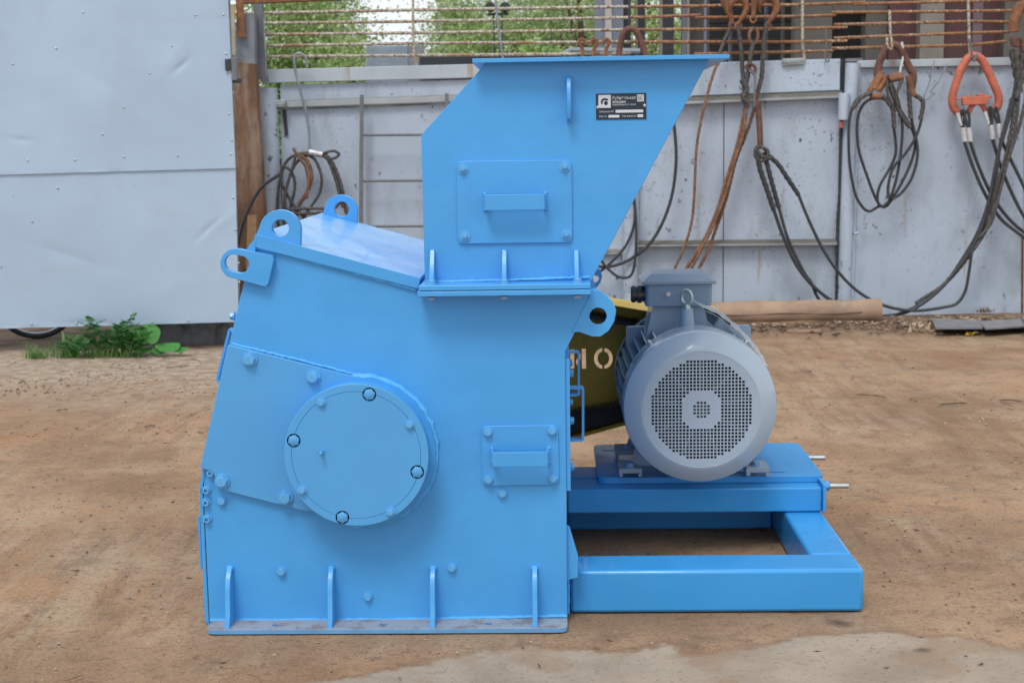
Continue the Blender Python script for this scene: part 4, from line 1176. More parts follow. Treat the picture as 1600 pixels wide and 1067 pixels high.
for pts in ([(1254, -40), (1254, 60), (1257, 94)], [(1512, -40), (1514, 50), (1516, 90)]):
    mb = MB(); rod(mb, pts, YF - .03, .013, 8); part(mb, 'upright', rebar_m, gb)
mb = slab([(365, -60), (600, -60), (600, -2), (580, -2), (372, 6)], YF + .1, .1)
tag(mb.build('top_beam', rust, org=tuple(W(450, 0, YF + .1))), 'rusty steel beam above the left end of the rebar grille', 'beam')
mb = MB(); rod(mb, [(770, -40), (776, 20), (786, 92)], YF - .12, .010, 8)
tag(mb.build('steel_rod', wire_m, org=tuple(W(780, 60, YF - .12))), 'thin pale steel rod standing slanted above the hopper rim', 'rod')

# ladder like frame leaning on the fence
q = W(600, 510, YF - .15); lad = thing('metal_ladder', 'grey steel ladder frame leaning on the fence left of the hopper', 'ladder', (q.x, q.y, 0))
for xs in ((565, 148, 563, 500), (698, 146, 700, 500)):
    part(slab([(xs[0] - 3, xs[1]), (xs[0] + 3, xs[1]), (xs[2] + 3, xs[3]), (xs[2] - 3, xs[3])], YF - .15, .03), 'side_rail', ladder_m, lad, bevel=.003)
for y in (211.5, 283, 354, 425):
    mb = MB(); rod(mb, [(565, y), (698, y - 1)], YF - .135, .011, 10, sm=0); part(mb, 'rung', ladder_m, lad)

# ------------------------------------------------------------------ hanging ropes, hooks, links
def sling(name, label, cat, x, y, Y):
    return thing(name, label, cat, tuple(W(x, y, Y)))
def rope(th, pts, m, r, Y, lobes=3, pitch=.05, name='rope', sm=1):
    mb = MB(); rod(mb, pts, Y, r, 9, lobes=lobes, pitch=pitch, sm=sm); return part(mb, name, m, th)
Y1 = YF - .14
# left coil
s = sling('rope_coil', 'coil of frayed grey wire rope hung by a bent wire on the left fence', 'rope coil', 470, 120, Y1)
rope(s, [(480, 106), (478, 92), (470, 84), (462, 86), (460, 100), (466, 130), (478, 175), (483, 205), (484, 236)], wire_m, .011, Y1 - .02, 0, name='wire_hook')
import itertools
for i, pts in enumerate([
    [(500, 240), (470, 240), (448, 252), (438, 280), (434, 310), (434, 345), (440, 380)],
    [(500, 242), (480, 243), (462, 256), (450, 285), (444, 320), (444, 350), (452, 375)],
    [(466, 240), (480, 252), (487, 275), (480, 300), (468, 320), (462, 345), (470, 370)],
    [(475, 240), (492, 250), (502, 275), (500, 300), (488, 320), (478, 335), (470, 350)],
    [(500, 240), (515, 248), (528, 275), (535, 300), (540, 325), (545, 345)],
    [(498, 241), (512, 250), (524, 280), (531, 305), (536, 325)],
    [(458, 232), (470, 250), (478, 262), (482, 290), (478, 312)],
    [(441, 259), (455, 268), (461, 290), (455, 320), (450, 340)],
    [(441, 259), (440, 285), (452, 310), (466, 330), (480, 345), (478, 352)],
    [(448, 328), (480, 326), (505, 326), (520, 322)], [(450, 333), (480, 334), (515, 330), (530, 318), (535, 310)],
    [(463, 240), (455, 270), (446, 300), (446, 330)]]):
    rope(s, [(a, b, -.01 * i) for a, b in pts], rope_r if i in (2, 6) else rope_m, .0125 if i not in (2, 4) else .017, Y1 - .01)
rope(s, [(505, 240), (520, 236), (529, 240), (526, 246), (515, 248), (505, 243)], rope_m, .012, Y1 - .06, name='rope_eye')
mb = MB(); rod(mb, [(483, 238), (504, 242)], Y1 - .06, .028, 10, sm=0); part(mb, 'rope_wrap', ferr, s)
rope(s, [(438, 272), (410, 292), (392, 320), (378, 355), (371, 390), (366, 440), (371, 470)], rope_k, .014, Y1 - .3, 0, name='cable_tail')
# dark cable loops behind the hopper edge
s = sling('black_cable', 'dark cable looping down the fence beside the sloping hopper edge', 'cable', 1053, 190, Y1)
rope(s, [(1020, 110), (1045, 160), (1054, 205), (1056, 260), (1046, 320), (1020, 375), (985, 405), (950, 417), (925, 414)], rope_k, .014, Y1, 0)
rope(s, [(960, 250), (985, 290), (992, 340), (980, 380), (955, 410), (930, 430)], rope_k, .012, Y1, 0)
rope(s, [(990, 300), (994, 350), (993, 400), (986, 430), (968, 433), (950, 420), (938, 405)], rope_k, .012, Y1 - .03, 0)
# four rusty hooks with ropes
def hook(th, x, y, s, flip=1, m=rust, side=False, Y=Y1):
    if side:
        P = [(0, -34), (2, -20), (8, -5), (13, 8), (14, 16)]; R = [.028, .034, .03, .022, .014]
    else:
        P = [(-14, -4), (-17, -14), (-12, -26), (0, -32), (12, -27), (16, -14), (11, 0), (3, 12), (0, 20)]; R = [.008, .02, .032, .042, .042, .038, .03, .022, .016]
    pts = [W(x + a * s * flip, y + b * s, Y) for a, b in P]
    k = 5; sp = smooth_path(pts, k); rr = []
    for i in range(len(sp)):
        f = i / k; j = min(int(f), len(R) - 2); rr.append((R[j] * (1 - (f - j)) + R[j + 1] * (f - j)) * s)
    mb = MB(); mb.tube(sp, rr, 10)
    o = part(mb, 'hook', m, th)
    e = W(x + (14 if side else 0) * s * flip, y + (18 if side else 22) * s, Y)
    mb = MB(); mb.tube([e + Vector((.024 * math.cos(2 * PI * q / 18), 0, .03 * math.sin(2 * PI * q / 18))) for q in range(18)], .009, 8, closed=True); part(mb, 'hook_eye', m, o)
    return o
s = sling('rope_sling', 'first rusty hook from the left, its single thin rope falling behind the hopper rim', 'sling', 1128, 20, Y1)
hook(s, 1130, 22, 1, 1, rust, True)
rope(s, [(1142, 44), (1134, 60), (1126, 80), (1122, 98)], rope_m, .017, Y1)
rope(s, [(1122, 98), (1116, 112), (1106, 145), (1096, 185), (1088, 235), (1085, 300), (1081, 345), (1070, 385), (1055, 418), (1048, 440)], rope_r, .012, Y1)
s = sling('rope_sling', 'open rusty crane hook on a twisted rope, second from the left above middle fence', 'sling', 1156, 20, Y1 - .03)
hook(s, 1154, 24, .78, 1, rust, Y=Y1 - .03)
rope(s, [(1153, 40), (1156, 62), (1159, 85), (1160, 110), (1163, 130)], rope_m, .019, Y1 - .03)
rope(s, [(1163, 130), (1164, 165), (1158, 200), (1148, 240), (1132, 290), (1120, 330), (1100, 375), (1072, 420), (1060, 440)], rope_r, .015, Y1 - .03)
s = sling('rope_sling', 'rusty hook seen edge on with a roped eye, third from the left above fence', 'sling', 1179, 20, Y1 - .06)
hook(s, 1180, 14, .9, -.25, rust, True, Y=Y1 - .06)
rope(s, [(1179, 44), (1171, 52), (1173, 66), (1182, 66), (1184, 52), (1179, 44)], rope_r, .014, Y1 - .06, name='rope_eye')
rope(s, [(1178, 64), (1173, 85), (1170, 110), (1166, 130), (1163, 150), (1168, 170)], rope_m, .020, Y1 - .06)
for k in range(9):
    pass
mb = MB(); rod(mb, [(1160, 124), (1166, 140), (1162, 152), (1168, 160)], Y1 - .07, .028, 10, lobes=3, pitch=.04); part(mb, 'rope_splice', rope_m, s)
rope(s, [(1167, 160), (1162, 205), (1150, 245), (1136, 295), (1118, 345), (1098, 385), (1080, 420), (1070, 440)], rope_r, .014, Y1 - .06)
s = sling('rope_sling', 'large rusty crane hook turned right, fourth hook from the left over the middle fence', 'sling', 1200, 20, Y1 - .02)
hook(s, 1200, 24, .84, 1, rust, Y=Y1 - .02)
rope(s, [(1199, 38), (1194, 60), (1192, 90), (1190, 120), (1184, 145)], rope_m, .019, Y1 - .02)
rope(s, [(1184, 145), (1180, 165), (1166, 210), (1150, 250), (1135, 310), (1118, 360), (1105, 395), (1092, 420), (1084, 440)], rope_r, .014, Y1 - .02)
# rusty rod with three sagging black ropes
s = sling('rope_sling', 'three dark ropes sagging to the ground from a rusty rod on the middle fence', 'sling', 1186, 112, Y1 - .1)
rope(s, [(1170, 112), (1176, 114), (1180, 122), (1179, 150), (1180, 168)], ladder_m, .010, Y1 - .1, 0, name='bent_rod')
mb = MB(); rod(mb, [(1184, 158), (1185, 175), (1187, 200), (1188, 232)], Y1 - .1, .026, 12); part(mb, 'rusty_rod', rust_dark, s)
mb = MB(); rod(mb, [(1178, 114), (1166, 106), (1172, 100), (1180, 106), (1178, 118)], Y1 - .08, .014, 8); part(mb, 'rod_hook', rust_dark, s)
rope(s, [(1188, 228), (1180, 236), (1184, 250), (1196, 250), (1200, 238), (1190, 230), (1182, 232), (1190, 244), (1204, 248)], rope_m, .016, Y1 - .13, name='rope_knot')
rope(s, [(1184, 238), (1187, 262), (1198, 295), (1209, 328)], rope_k, .022, Y1 - .12, pitch=.06)
rope(s, [(1209, 328), (1222, 365), (1242, 410), (1262, 438), (1283, 458), (1310, 476), (1345, 489), (1380, 494), (1420, 486), (1460, 460), (1492, 425), (1520, 385), (1535, 350), (1548, 300), (1560, 240), (1580, 170), (1590, 110)], rope_k, .0155, Y1 - .12, 0)
rope(s, [(1194, 238), (1202, 270), (1210, 300), (1217, 325)], rope_k, .02, Y1 - .1, pitch=.06)
rope(s, [(1217, 325), (1232, 375), (1256, 425), (1268, 442), (1276, 462), (1290, 480), (1305, 492)], rope_k, .0135, Y1 - .1, 0)
rope(s, [(1196, 240), (1215, 256), (1230, 278), (1248, 305)], rope_k, .020, Y1 - .11, pitch=.06)
rope(s, [(1248, 305), (1262, 340), (1285, 388), (1310, 425), (1340, 455), (1375, 475), (1410, 484), (1440, 485), (1475, 480), (1495, 474), (1508, 455), (1514, 425), (1518, 395)], rope_k, .0135, Y1 - .15, 0)
rope(s, [(1400, 492), (1440, 474), (1475, 445), (1500, 410), (1524, 370), (1540, 330), (1552, 280), (1566, 215)], rope_k, .013, Y1 - .10, 0)
# brown master link with loops
def link(th, pts, r, m, Y, name='master_link', closed=False):
    mb = MB(); P = smooth_path([W(a, b, Y) for a, b in pts], 6)
    mb.tube(P, r, 12); return part(mb, name, m, th)
s = sling('rope_sling', 'brown master link with rusty shackles and looped black ropes on the right fence', 'sling', 1392, 70, Y1)
rope(s, [(1390, 16), (1391, 50), (1394, 75), (1387, 74), (1386, 58)], rebar_m, .012, Y1 - .03, 0, name='wire_hook')
link(s, [(1371, 128), (1372, 108), (1378, 88), (1386, 73), (1396, 70), (1406, 76), (1414, 92), (1422, 108), (1427, 120), (1424, 140)], .033, rust_dark, Y1)
for k, pts in enumerate([[(1358, 146), (1366, 130), (1378, 113)], [(1366, 140), (1374, 124), (1381, 118)], [(1372, 142), (1382, 128), (1382, 120)], [(1360, 150), (1380, 152)], [(1388, 121), (1410, 118)], [(1390, 125), (1411, 121)], [(1419, 118), (1424, 140), (1428, 150)]]):
    mb = MB(); rod(mb, pts, Y1 - .03 - .01 * k, .026, 10); part(mb, 'shackle', rust, s)
mb = MB(); rod(mb, [(1409, 66), (1411, 90), (1406, 118), (1404, 200)], Y1 - .02, .010, 8); part(mb, 'white_cord', plastic_w, s)
for i, pts in enumerate([
    [(1362, 145), (1340, 155), (1330, 175), (1326, 205), (1327, 250), (1332, 285), (1340, 312), (1356, 330), (1374, 322)],
    [(1378, 152), (1355, 158), (1343, 175), (1339, 200), (1342, 235), (1353, 270), (1366, 305), (1376, 322), (1385, 322), (1395, 310)],
    [(1376, 148), (1392, 165), (1396, 195), (1400, 235), (1392, 260), (1375, 290), (1371, 312), (1376, 324)],
    [(1388, 125), (1396, 155), (1412, 180), (1428, 210), (1428, 240), (1412, 280), (1394, 310), (1378, 324)],
    [(1392, 128), (1404, 160), (1410, 200), (1406, 250), (1398, 290), (1388, 316)],
    [(1418, 120), (1420, 150), (1424, 185), (1434, 235), (1426, 275), (1410, 300), (1394, 312)],
    [(1428, 148), (1442, 158), (1440, 185), (1432, 212), (1415, 240), (1396, 262), (1388, 290), (1388, 310)],
    [(1386, 126), (1388, 150), (1400, 175)], [(1410, 125), (1400, 150), (1404, 165)]]):
    rope(s, [(a, b, -.012 * i) for a, b in pts], rope_m if i > 6 else rope_k, .0125, Y1 - .02, 0)
for pts in ([(1362, 145), (1345, 153), (1332, 170)], [(1390, 130), (1404, 172), (1422, 200)], [(1428, 148), (1442, 160), (1438, 188)], [(1420, 140), (1423, 185)], [(1380, 150), (1395, 172), (1397, 200)]):
    rope(s, pts, rope_m, .019, Y1 - .09, 3, .05, name='rope_splice')
# orange link
s = sling('rope_sling', 'bright orange master link with four ferruled black ropes on the right fence', 'sling', 1522, 85, Y1)
rope(s, [(1514, 60), (1519, 85), (1522, 96), (1527, 84)], ladder_m, .009, Y1 - .05, 0, name='wire_hook')
link(s, [(1502, 182), (1490, 168), (1488, 152), (1494, 130), (1502, 108), (1512, 92), (1522, 88), (1533, 93), (1542, 108), (1552, 130), (1560, 150), (1559, 166), (1548, 176), (1541, 182)], .036, orange, Y1)
link(s, [(1513, 178), (1517, 168), (1526, 160), (1536, 166), (1541, 178)], .024, orange, Y1 - .02, 'inner_link')
mb = MB(); mb.prism(wp([(1504, 152), (1545, 150), (1545, 163), (1505, 165)], Y1 - .08), (0, .05, 0)); mb.prism(wp([(1512, 149), (1520, 149), (1520, 152), (1512, 152)], Y1 - .07), (0, .04, 0)); mb.prism(wp([(1528, 147), (1540, 147), (1540, 151), (1528, 151)], Y1 - .07), (0, .04, 0)); mb.prism(wp([(1495, 154), (1505, 153), (1505, 155), (1495, 157)], Y1 - .07), (0, .02, 0)); mb.prism(wp([(1545, 150), (1551, 149), (1551, 153), (1545, 154)], Y1 - .07), (0, .02, 0))
part(mb, 'link_plate', orange, s, bevel=.006)
for (x, y, x2, y2) in ((1504, 172, 1507, 222), (1511, 173, 1516, 222), (1547, 168, 1551, 218), (1556, 168, 1563, 216)):
    rope(s, [(x2 - 3, y2 - 20), (x - 3, y + 8), (x, y), (x + 3, y + 8), (x2 - 1, y2 - 22)], rope_k, .012, Y1 - .06, 0, name='rope_eye')
    mb = MB(); rod(mb, [(x2 - 3, y2 - 22), (x2, y2)], Y1 - .06, .026, 12, sm=0); part(mb, 'ferrule', ferr, s, bevel=.004)
for x, y in ((1499, 184), (1542, 182)):
    mb = MB(); mb.prism(wp([(x - 5, y - 6), (x, y - 8), (x + 5, y + 12), (x + 2, y + 13)], Y1 - .09), (0, .02, 0)); part(mb, 'thimble', ferr, s)
for pts in ([(1507, 222), (1522, 265), (1540, 305), (1562, 340), (1585, 360), (1610, 378)], [(1516, 222), (1530, 262), (1548, 302), (1568, 332), (1590, 355), (1615, 372)], [(1551, 218), (1562, 255), (1578, 295), (1598, 335), (1612, 352)], [(1563, 216), (1577, 245), (1592, 275), (1608, 310)]):
    rope(s, pts, rope_k, .015, Y1 - .06, 0)
# rope bundle at the right edge
s = sling('rope_sling', 'rusty hook and twisted rope bundle at the right edge of the fence', 'sling', 1592, 20, Y1 - .1)
link(s, [(1584, 50), (1586, 30), (1592, 14), (1600, 10), (1612, 20), (1614, 40)], .045, rust, Y1 - .1, 'hook')
for k, pts in enumerate([[(1582, 58), (1586, 72)], [(1590, 60), (1588, 74)], [(1597, 62), (1600, 80)]]):
    mb = MB(); rod(mb, pts, Y1 - .12, .03, 10, sm=0); part(mb, 'shackle', rust_dark, s)
for i, pts in enumerate([[(1580, 78), (1586, 110), (1590, 140), (1580, 160)], [(1598, 80), (1594, 115), (1586, 150)], [(1588, 78), (1590, 110), (1594, 145)], [(1606, 95), (1596, 125), (1588, 155)]]):
    rope(s, pts, rope_m, .024, Y1 - .1 - .01 * i, 3, .08)
for i, pts in enumerate([[(1580, 158), (1572, 190), (1562, 230), (1555, 290), (1540, 345), (1522, 385)], [(1586, 155), (1580, 200), (1570, 250), (1556, 300), (1545, 350), (1520, 392), (1480, 440), (1430, 474)], [(1592, 150), (1586, 200), (1572, 260), (1555, 320), (1533, 372), (1500, 415), (1470, 450)], [(1604, 150), (1592, 200), (1575, 250), (1562, 300), (1550, 345), (1530, 372)]]):
    rope(s, pts, rope_m, .014, Y1 - .1 - .01 * i, 3)
# arch shackle and small hooks over the hopper rim
s = sling('hanging_shackle', 'brown arched shackle hanging from the grille above the hopper rim', 'shackle', 985, 45, YF - .1)
link(s, [(966, 95), (969, 72), (974, 52), (984, 45), (994, 50), (1002, 66), (1011, 95)], .026, rust_dark, YF - .1, 'shackle_bow')
mb = MB(); rod(mb, [(983, -30), (983, 50)], YF - .1, .008, 6, sm=0); part(mb, 'hanging_wire', rope_k, s)
for i, (x, lab) in enumerate(((910, 'small rusty hook over the lowest bar, leftmost of three above the hopper'), (928, 'small rusty hook over the lowest bar, middle of three above the hopper'), (947, 'small rusty hook over the lowest bar, rightmost of three above the hopper'))):
    mb = MB(); dd = (-1 if i == 0 else 1) * 5
    rod(mb, [(x - dd, 70), (x - dd * .6, 64), (x + dd * .4, 62), (x + dd, 68), (x, 78), (x - dd * .3, 95)], YF - .06, .015, 8)
    tag(mb.build('small_hook', rust, org=tuple(W(x, 80, YF - .06))), lab, 'hook', 'small rusty hooks above the hopper')
for i, (pts, lab) in enumerate((([(1290, 40), (1291, 70), (1289, 90), (1294, 97), (1296, 88)], 'thin bent wire hook hanging on the grille left of the brown link'),
                               ([(1460, 95), (1452, 130), (1444, 152), (1448, 156), (1462, 146)], 'thin pale wire hook on the right fence, left one of the pair'),
                               ([(1480, 100), (1468, 125), (1455, 143), (1460, 146)], 'thin pale wire hook on the right fence, right one of the pair'))):
    mb = MB(); rod(mb, pts, YF - .07, .006, 6); tag(mb.build('wire_hook', wire_m if i else ladder_m, org=tuple(W(*pts[0], YF - .07))), lab, 'hook')

# ------------------------------------------------------------------ things on the ground along the fence
a, b = W(1060, 511, YF - .5), W(1374, 507, YF - .5)
a.z = b.z = .10
mb = MB(); P = [a.lerp(b, k / 30) for k in range(31)]; mb.tube(P, [.098 + .004 * math.sin(k * .7) + random.uniform(-.001, .001) for k in range(31)], 24)
lg = thing('wooden_log', 'bare peeled log lying on the ground along the fence behind the motor', 'log', (a.x, a.y, 0)); part(mb, 'log_trunk', log_m, lg)
mb = MB(); mb.tube([Vector((p.x, p.y - .099, p.z - .005 + .006 * math.sin(i * .5))) for i, p in enumerate(P[:-3])], .0035, 6); part(mb, 'log_crack', bark_m, lg)
def sheet(name, pts, z, th, m, label, cat):
    P = [G(x, y, z) for x, y in pts]
    for p in P: p.z += random.uniform(0, .03)
    mb = MB(); mb.prism(P, (0, 0, th)); tag(mb.build(name, m, org=(P[0].x, P[0].y, z)), label, cat)
sheet('scrap_sheet', [(1455, 500), (1528, 503), (1535, 517), (1462, 519)], .03, .012, slate_m, 'flat grey scrap sheet on the ground, nearest to the log', 'scrap sheet')
sheet('scrap_sheet', [(1526, 506), (1598, 502), (1604, 514), (1540, 519)], .03, .012, slate_m, 'stained grey scrap sheet beside the flat one under the right fence', 'scrap sheet')
sheet('scrap_sheet', [(1596, 500), (1660, 500), (1660, 522), (1606, 520)], .04, .012, slate_m, 'grey scrap sheet cut by the right edge of the picture', 'scrap sheet')
mb = MB()
for k in range(26):
    c = G(1440 + random.uniform(-14, 14), 517, .0) + Vector((0, random.uniform(-.1, .1), random.uniform(.01, .06)))
    mb.add([c + Vector([random.uniform(-.05, .05) for _ in range(3)]) for _ in range(3)], [(0, 1, 2)])
tag(mb.build('crumpled_bag', mat('cream_plastic', (.5, .4, .28), .4, var=.2), org=tuple(G(1440, 517))), 'crumpled pale plastic bag on the ground between log and scrap sheets', 'bag')
p = G(1254, 521); mb = MB(); mb.box(p.x - .12, p.x + .14, p.y - .02, p.y + .02, .005, .03); tag(mb.build('wood_scrap', log_m, org=tuple(p), bevel=.004), 'flat scrap of wood lying in front of the log', 'wood scrap')
p = G(1516, 524); mb = MB()
for k in range(8): mb.add([p + Vector((random.uniform(-.04, .04), random.uniform(-.03, .03), random.uniform(.0, .03))) for _ in range(3)], [(0, 1, 2)])
tag(mb.build('yellow_wrapper', mat('yellow_wrap', (.6, .38, .03), .5), org=tuple(p)), 'small yellow wrapper in front of the scrap sheets', 'wrapper')
# concrete footing and a wheel behind the gate
q = W(300, 540, YG + .35)
mb = MB(); a, b = W(238, 545, YG + .3), W(400, 545, YG + .3); mb.box(a.x, b.x, YG + .3, YG + .9, -.02, .34)
tag(mb.build('concrete_footing', concrete_dk, org=(a.x, YG + .6, 0), bevel=.02), 'dark weathered concrete footing showing under the sheet gate', 'footing')
mb = MB(); a, b = W(-200, 545, YG + 1.9), W(260, 545, YG + 1.9)
wc = W(60, 527, YG + .8); wz = .33
bw = thing('bicycle_wheel', 'bottom of a bicycle wheel showing under the left gate', 'wheel', (wc.x, wc.y, 0))
for nm, R_, r_, m_ in (('tyre', .31, .02, belt_m), ('rim', .285, .009, zinc)):
    mb = MB(); mb.tube([(wc.x + R_ * math.cos(2 * PI * k / 48), wc.y + .08 * math.cos(2 * PI * k / 48), wz + R_ * math.sin(2 * PI * k / 48)) for k in range(48)], r_, 10, closed=True); part(mb, nm, m_, bw)
mb = MB()
for k in range(20):
    t = 2 * PI * k / 20; mb.cyl((wc.x, wc.y, wz), (wc.x + .28 * math.cos(t), wc.y + .08 * math.cos(t), wz + .28 * math.sin(t)), .002, n=5)
part(mb, 'spokes', zinc, bw)

# ------------------------------------------------------------------ weeds under the gate
def leafmat(name, c, c2):
    m = bpy.data.materials.new(name); m.use_nodes = True; t = m.node_tree; t.nodes.clear()
    out = node(t, 'ShaderNodeOutputMaterial'); bs = node(t, 'ShaderNodeBsdfPrincipled')
    co = node(t, 'ShaderNodeNewGeometry')
    cur = mixc(t, co.outputs['Random Per Island'], c, c2)
    t.links.new(cur, bs.inputs['Base Color']); bs.inputs['Roughness'].default_value = .6
    tr = node(t, 'ShaderNodeBsdfTranslucent'); t.links.new(cur, tr.inputs[0])
    ms = node(t, 'ShaderNodeMixShader'); ms.inputs[0].default_value = .3
    t.links.new(bs.outputs[0], ms.inputs[1]); t.links.new(tr.outputs[0], ms.inputs[2]); t.links.new(ms.outputs[0], out.inputs[0])
    return m
lf1 = leafmat('weed_leaf', (.03, .13, .035), (.08, .25, .06)); lf2 = leafmat('broad_leaf', (.05, .24, .035), (.09, .34, .07)); lf3 = leafmat('grass_blade', (.06, .20, .04), (.22, .33, .10))
YW = YG - .28
def blade(mb, p, h, w, lean, seg=4):
    d = Vector((math.cos(lean[0]), math.sin(lean[0]), 0)); sd_ = Vector((-d.y, d.x, 0))
    pr = []
    for k in range(seg + 1):
        t = k / seg; c = p + d * lean[1] * t * t + Vector((0, 0, h * (t - .35 * t * t * lean[2])))
        ww = w * (1 - t) ** .7 * .5; pr.append((c - sd_ * ww, c + sd_ * ww))
    for k in range(seg):
        mb.add([pr[k][0], pr[k][1], pr[k + 1][1], pr[k + 1][0]], [(0, 1, 2, 3)])
# feathery weed
def weed(x0, x1, ztop, n, label, name='leafy_weed'):
    base = W((x0 + x1) / 2, 550, YW); base.z = 0
    th = thing(name, label, 'weed', tuple(base)); st, fo = MB(), MB()
    for i in range(n):
        x = W(random.uniform(x0, x1), 550, YW + random.uniform(-.08, .12)); x.z = 0
        h = ztop * random.uniform(.55, 1); a = random.uniform(0, 2 * PI); tip = x + Vector((math.cos(a) * .08, math.sin(a) * .08, h))
        st.tube([x, (x + tip) / 2 + Vector((0, 0, .02)), tip], [.004, .003, .002], 5)
        for k in range(9):
            t = .3 + .7 * k / 8; c = x.lerp(tip, t); a2 = a + k * 2.4
            d = Vector((math.cos(a2), math.sin(a2) * .8, .35)).normalized(); L = .11 * (1.15 - t * .6)
            s_ = d.cross(Vector((0, 0, 1))).normalized()
            for q in range(7):
                f = (q + 1) / 7
                for sg in (-1, 1):
                    b0 = c + d * L * f; tp = b0 + (s_ * sg + d * .6) * .032 * (1.1 - f * .7)
                    nn = Vector((0, 0, .004)) + d * .008
                    fo.add([b0, (b0 + tp) / 2 + nn, tp, (b0 + tp) / 2 - nn], [(0, 1, 2, 3)])
    part(st, 'stem', lf3, th); part(fo, 'foliage', lf1, th, smooth=0)
weed(150, 200, .30, 14, 'feathery dark green weed, tallest plant under the sheet gate')
weed(112, 152, .15, 6, 'small feathery weed beside the pointed leaves at the left under the gate')
weed(195, 222, .24, 8, 'lower feathery weed beside the round leaves under the sheet gate')
_n = lf2.node_tree; _b = [q for q in _n.nodes if q.type == 'BSDF_PRINCIPLED'][0]; _src = _b.inputs['Base Color'].links[0].from_socket
_co = node(_n, 'ShaderNodeNewGeometry').outputs['Position']
_c = mixc(_n, mul(_n, noise_fac(_n, _co, 40, 5, .48, .62), .6), _src, (.03, .13, .02)); _c = mixc(_n, mul(_n, noise_fac(_n, _co, 70, 3, .62, .68), .7), _c, (.20, .26, .10))
_n.links.new(_c, _b.inputs['Base Color'])
def leafdisc(c, rx, ry, tilt, yaw, notch=.25, n=20):
    mb = MB(); R_ = Matrix.Rotation(yaw, 3, 'Z') @ Matrix.Rotation(tilt, 3, 'X'); vs = [c]
    for k in range(n + 1):
        t = 2 * PI * k / n; q = 1 - notch * math.exp(-((t - PI * 1.5) / .3) ** 2) + .03 * math.sin(5 * t)
        vs.append(c + R_ @ Vector((rx * math.cos(t) * q, ry * math.sin(t) * q, .012 * math.cos(2 * t) + .015)))
    mb.add(vs, [(0, k, k + 1) for k in range(1, n + 1)]); return mb
b0 = W(235, 552, YW); b0.z = 0
th = thing('burdock_plant', 'broad round leaved bright green plant under the sheet gate', 'plant', tuple(b0))
for (x, y, rx, ry, ti, ya) in ((232, 523, .098, .085, 1.2, 0), (262, 544, .095, .06, .55, .4), (283, 548, .07, .045, .4, -.3), (222, 549, .085, .04, .45, .5), (250, 550, .06, .04, .5, .2)):
    c = W(x, y, YW - .02); lfm = leafdisc(c, rx, ry, ti, ya); part(lfm, 'leaf', lf2, th, smooth=60)
    sm_ = MB(); sm_.tube(smooth_path([Vector((b0.x + random.uniform(-.05, .05), b0.y, 0)), (b0 + c) / 2 + Vector((.02, .02, .02)), c + Vector((0, .01, -.02))], 4), .004, 6); part(sm_, 'stem', lf3, th)
b0 = W(108, 552, YW); b0.z = 0
th = thing('dock_plant', 'pale green plant with upright pointed leaves at the left end of the weeds', 'plant', tuple(b0))
for i in range(11):
    mb = MB(); blade(mb, b0 + Vector((random.uniform(-.07, .07), random.uniform(-.04, .04), 0)), random.uniform(.12, .26), random.uniform(.02, .05), (random.uniform(0, 2 * PI), random.uniform(.03, .12), random.uniform(0, .8)), 6); part(mb, 'leaf', lf3 if i % 2 else lf2, th, smooth=60)
mb = MB()
for i in range(650):
    x = random.choice((random.gauss(55, 8), random.gauss(95, 18), random.gauss(150, 22), random.gauss(175, 22), random.gauss(205, 12))); p = W(x, 551, YW + random.uniform(-.08, .15)); p.z = 0
    blade(mb, p, random.triangular(.02, .2, .05), .006, (random.uniform(0, 2 * PI), random.uniform(.02, .13), random.uniform(0, 1)))
o = mb.build('grass', lf3, smooth=0); o['kind'] = 'stuff'; tag(o, 'thin grass blades growing under the edge of the sheet gate', 'grass')
mb = MB()
for i in range(90):
    p = W(random.gauss(1538, 7), 503, YF - .12 - random.uniform(0, .1)); p.z = .03; blade(mb, p, random.uniform(.02, .07), .006, (random.uniform(0, 2 * PI), random.uniform(.02, .08), .5))
o = mb.build('dry_moss', mat('dry_moss_yellow', (.18, .13, .04), .9), smooth=0); o['kind'] = 'stuff'; tag(o, 'dry yellow tuft against the foot of the right fence', 'moss')

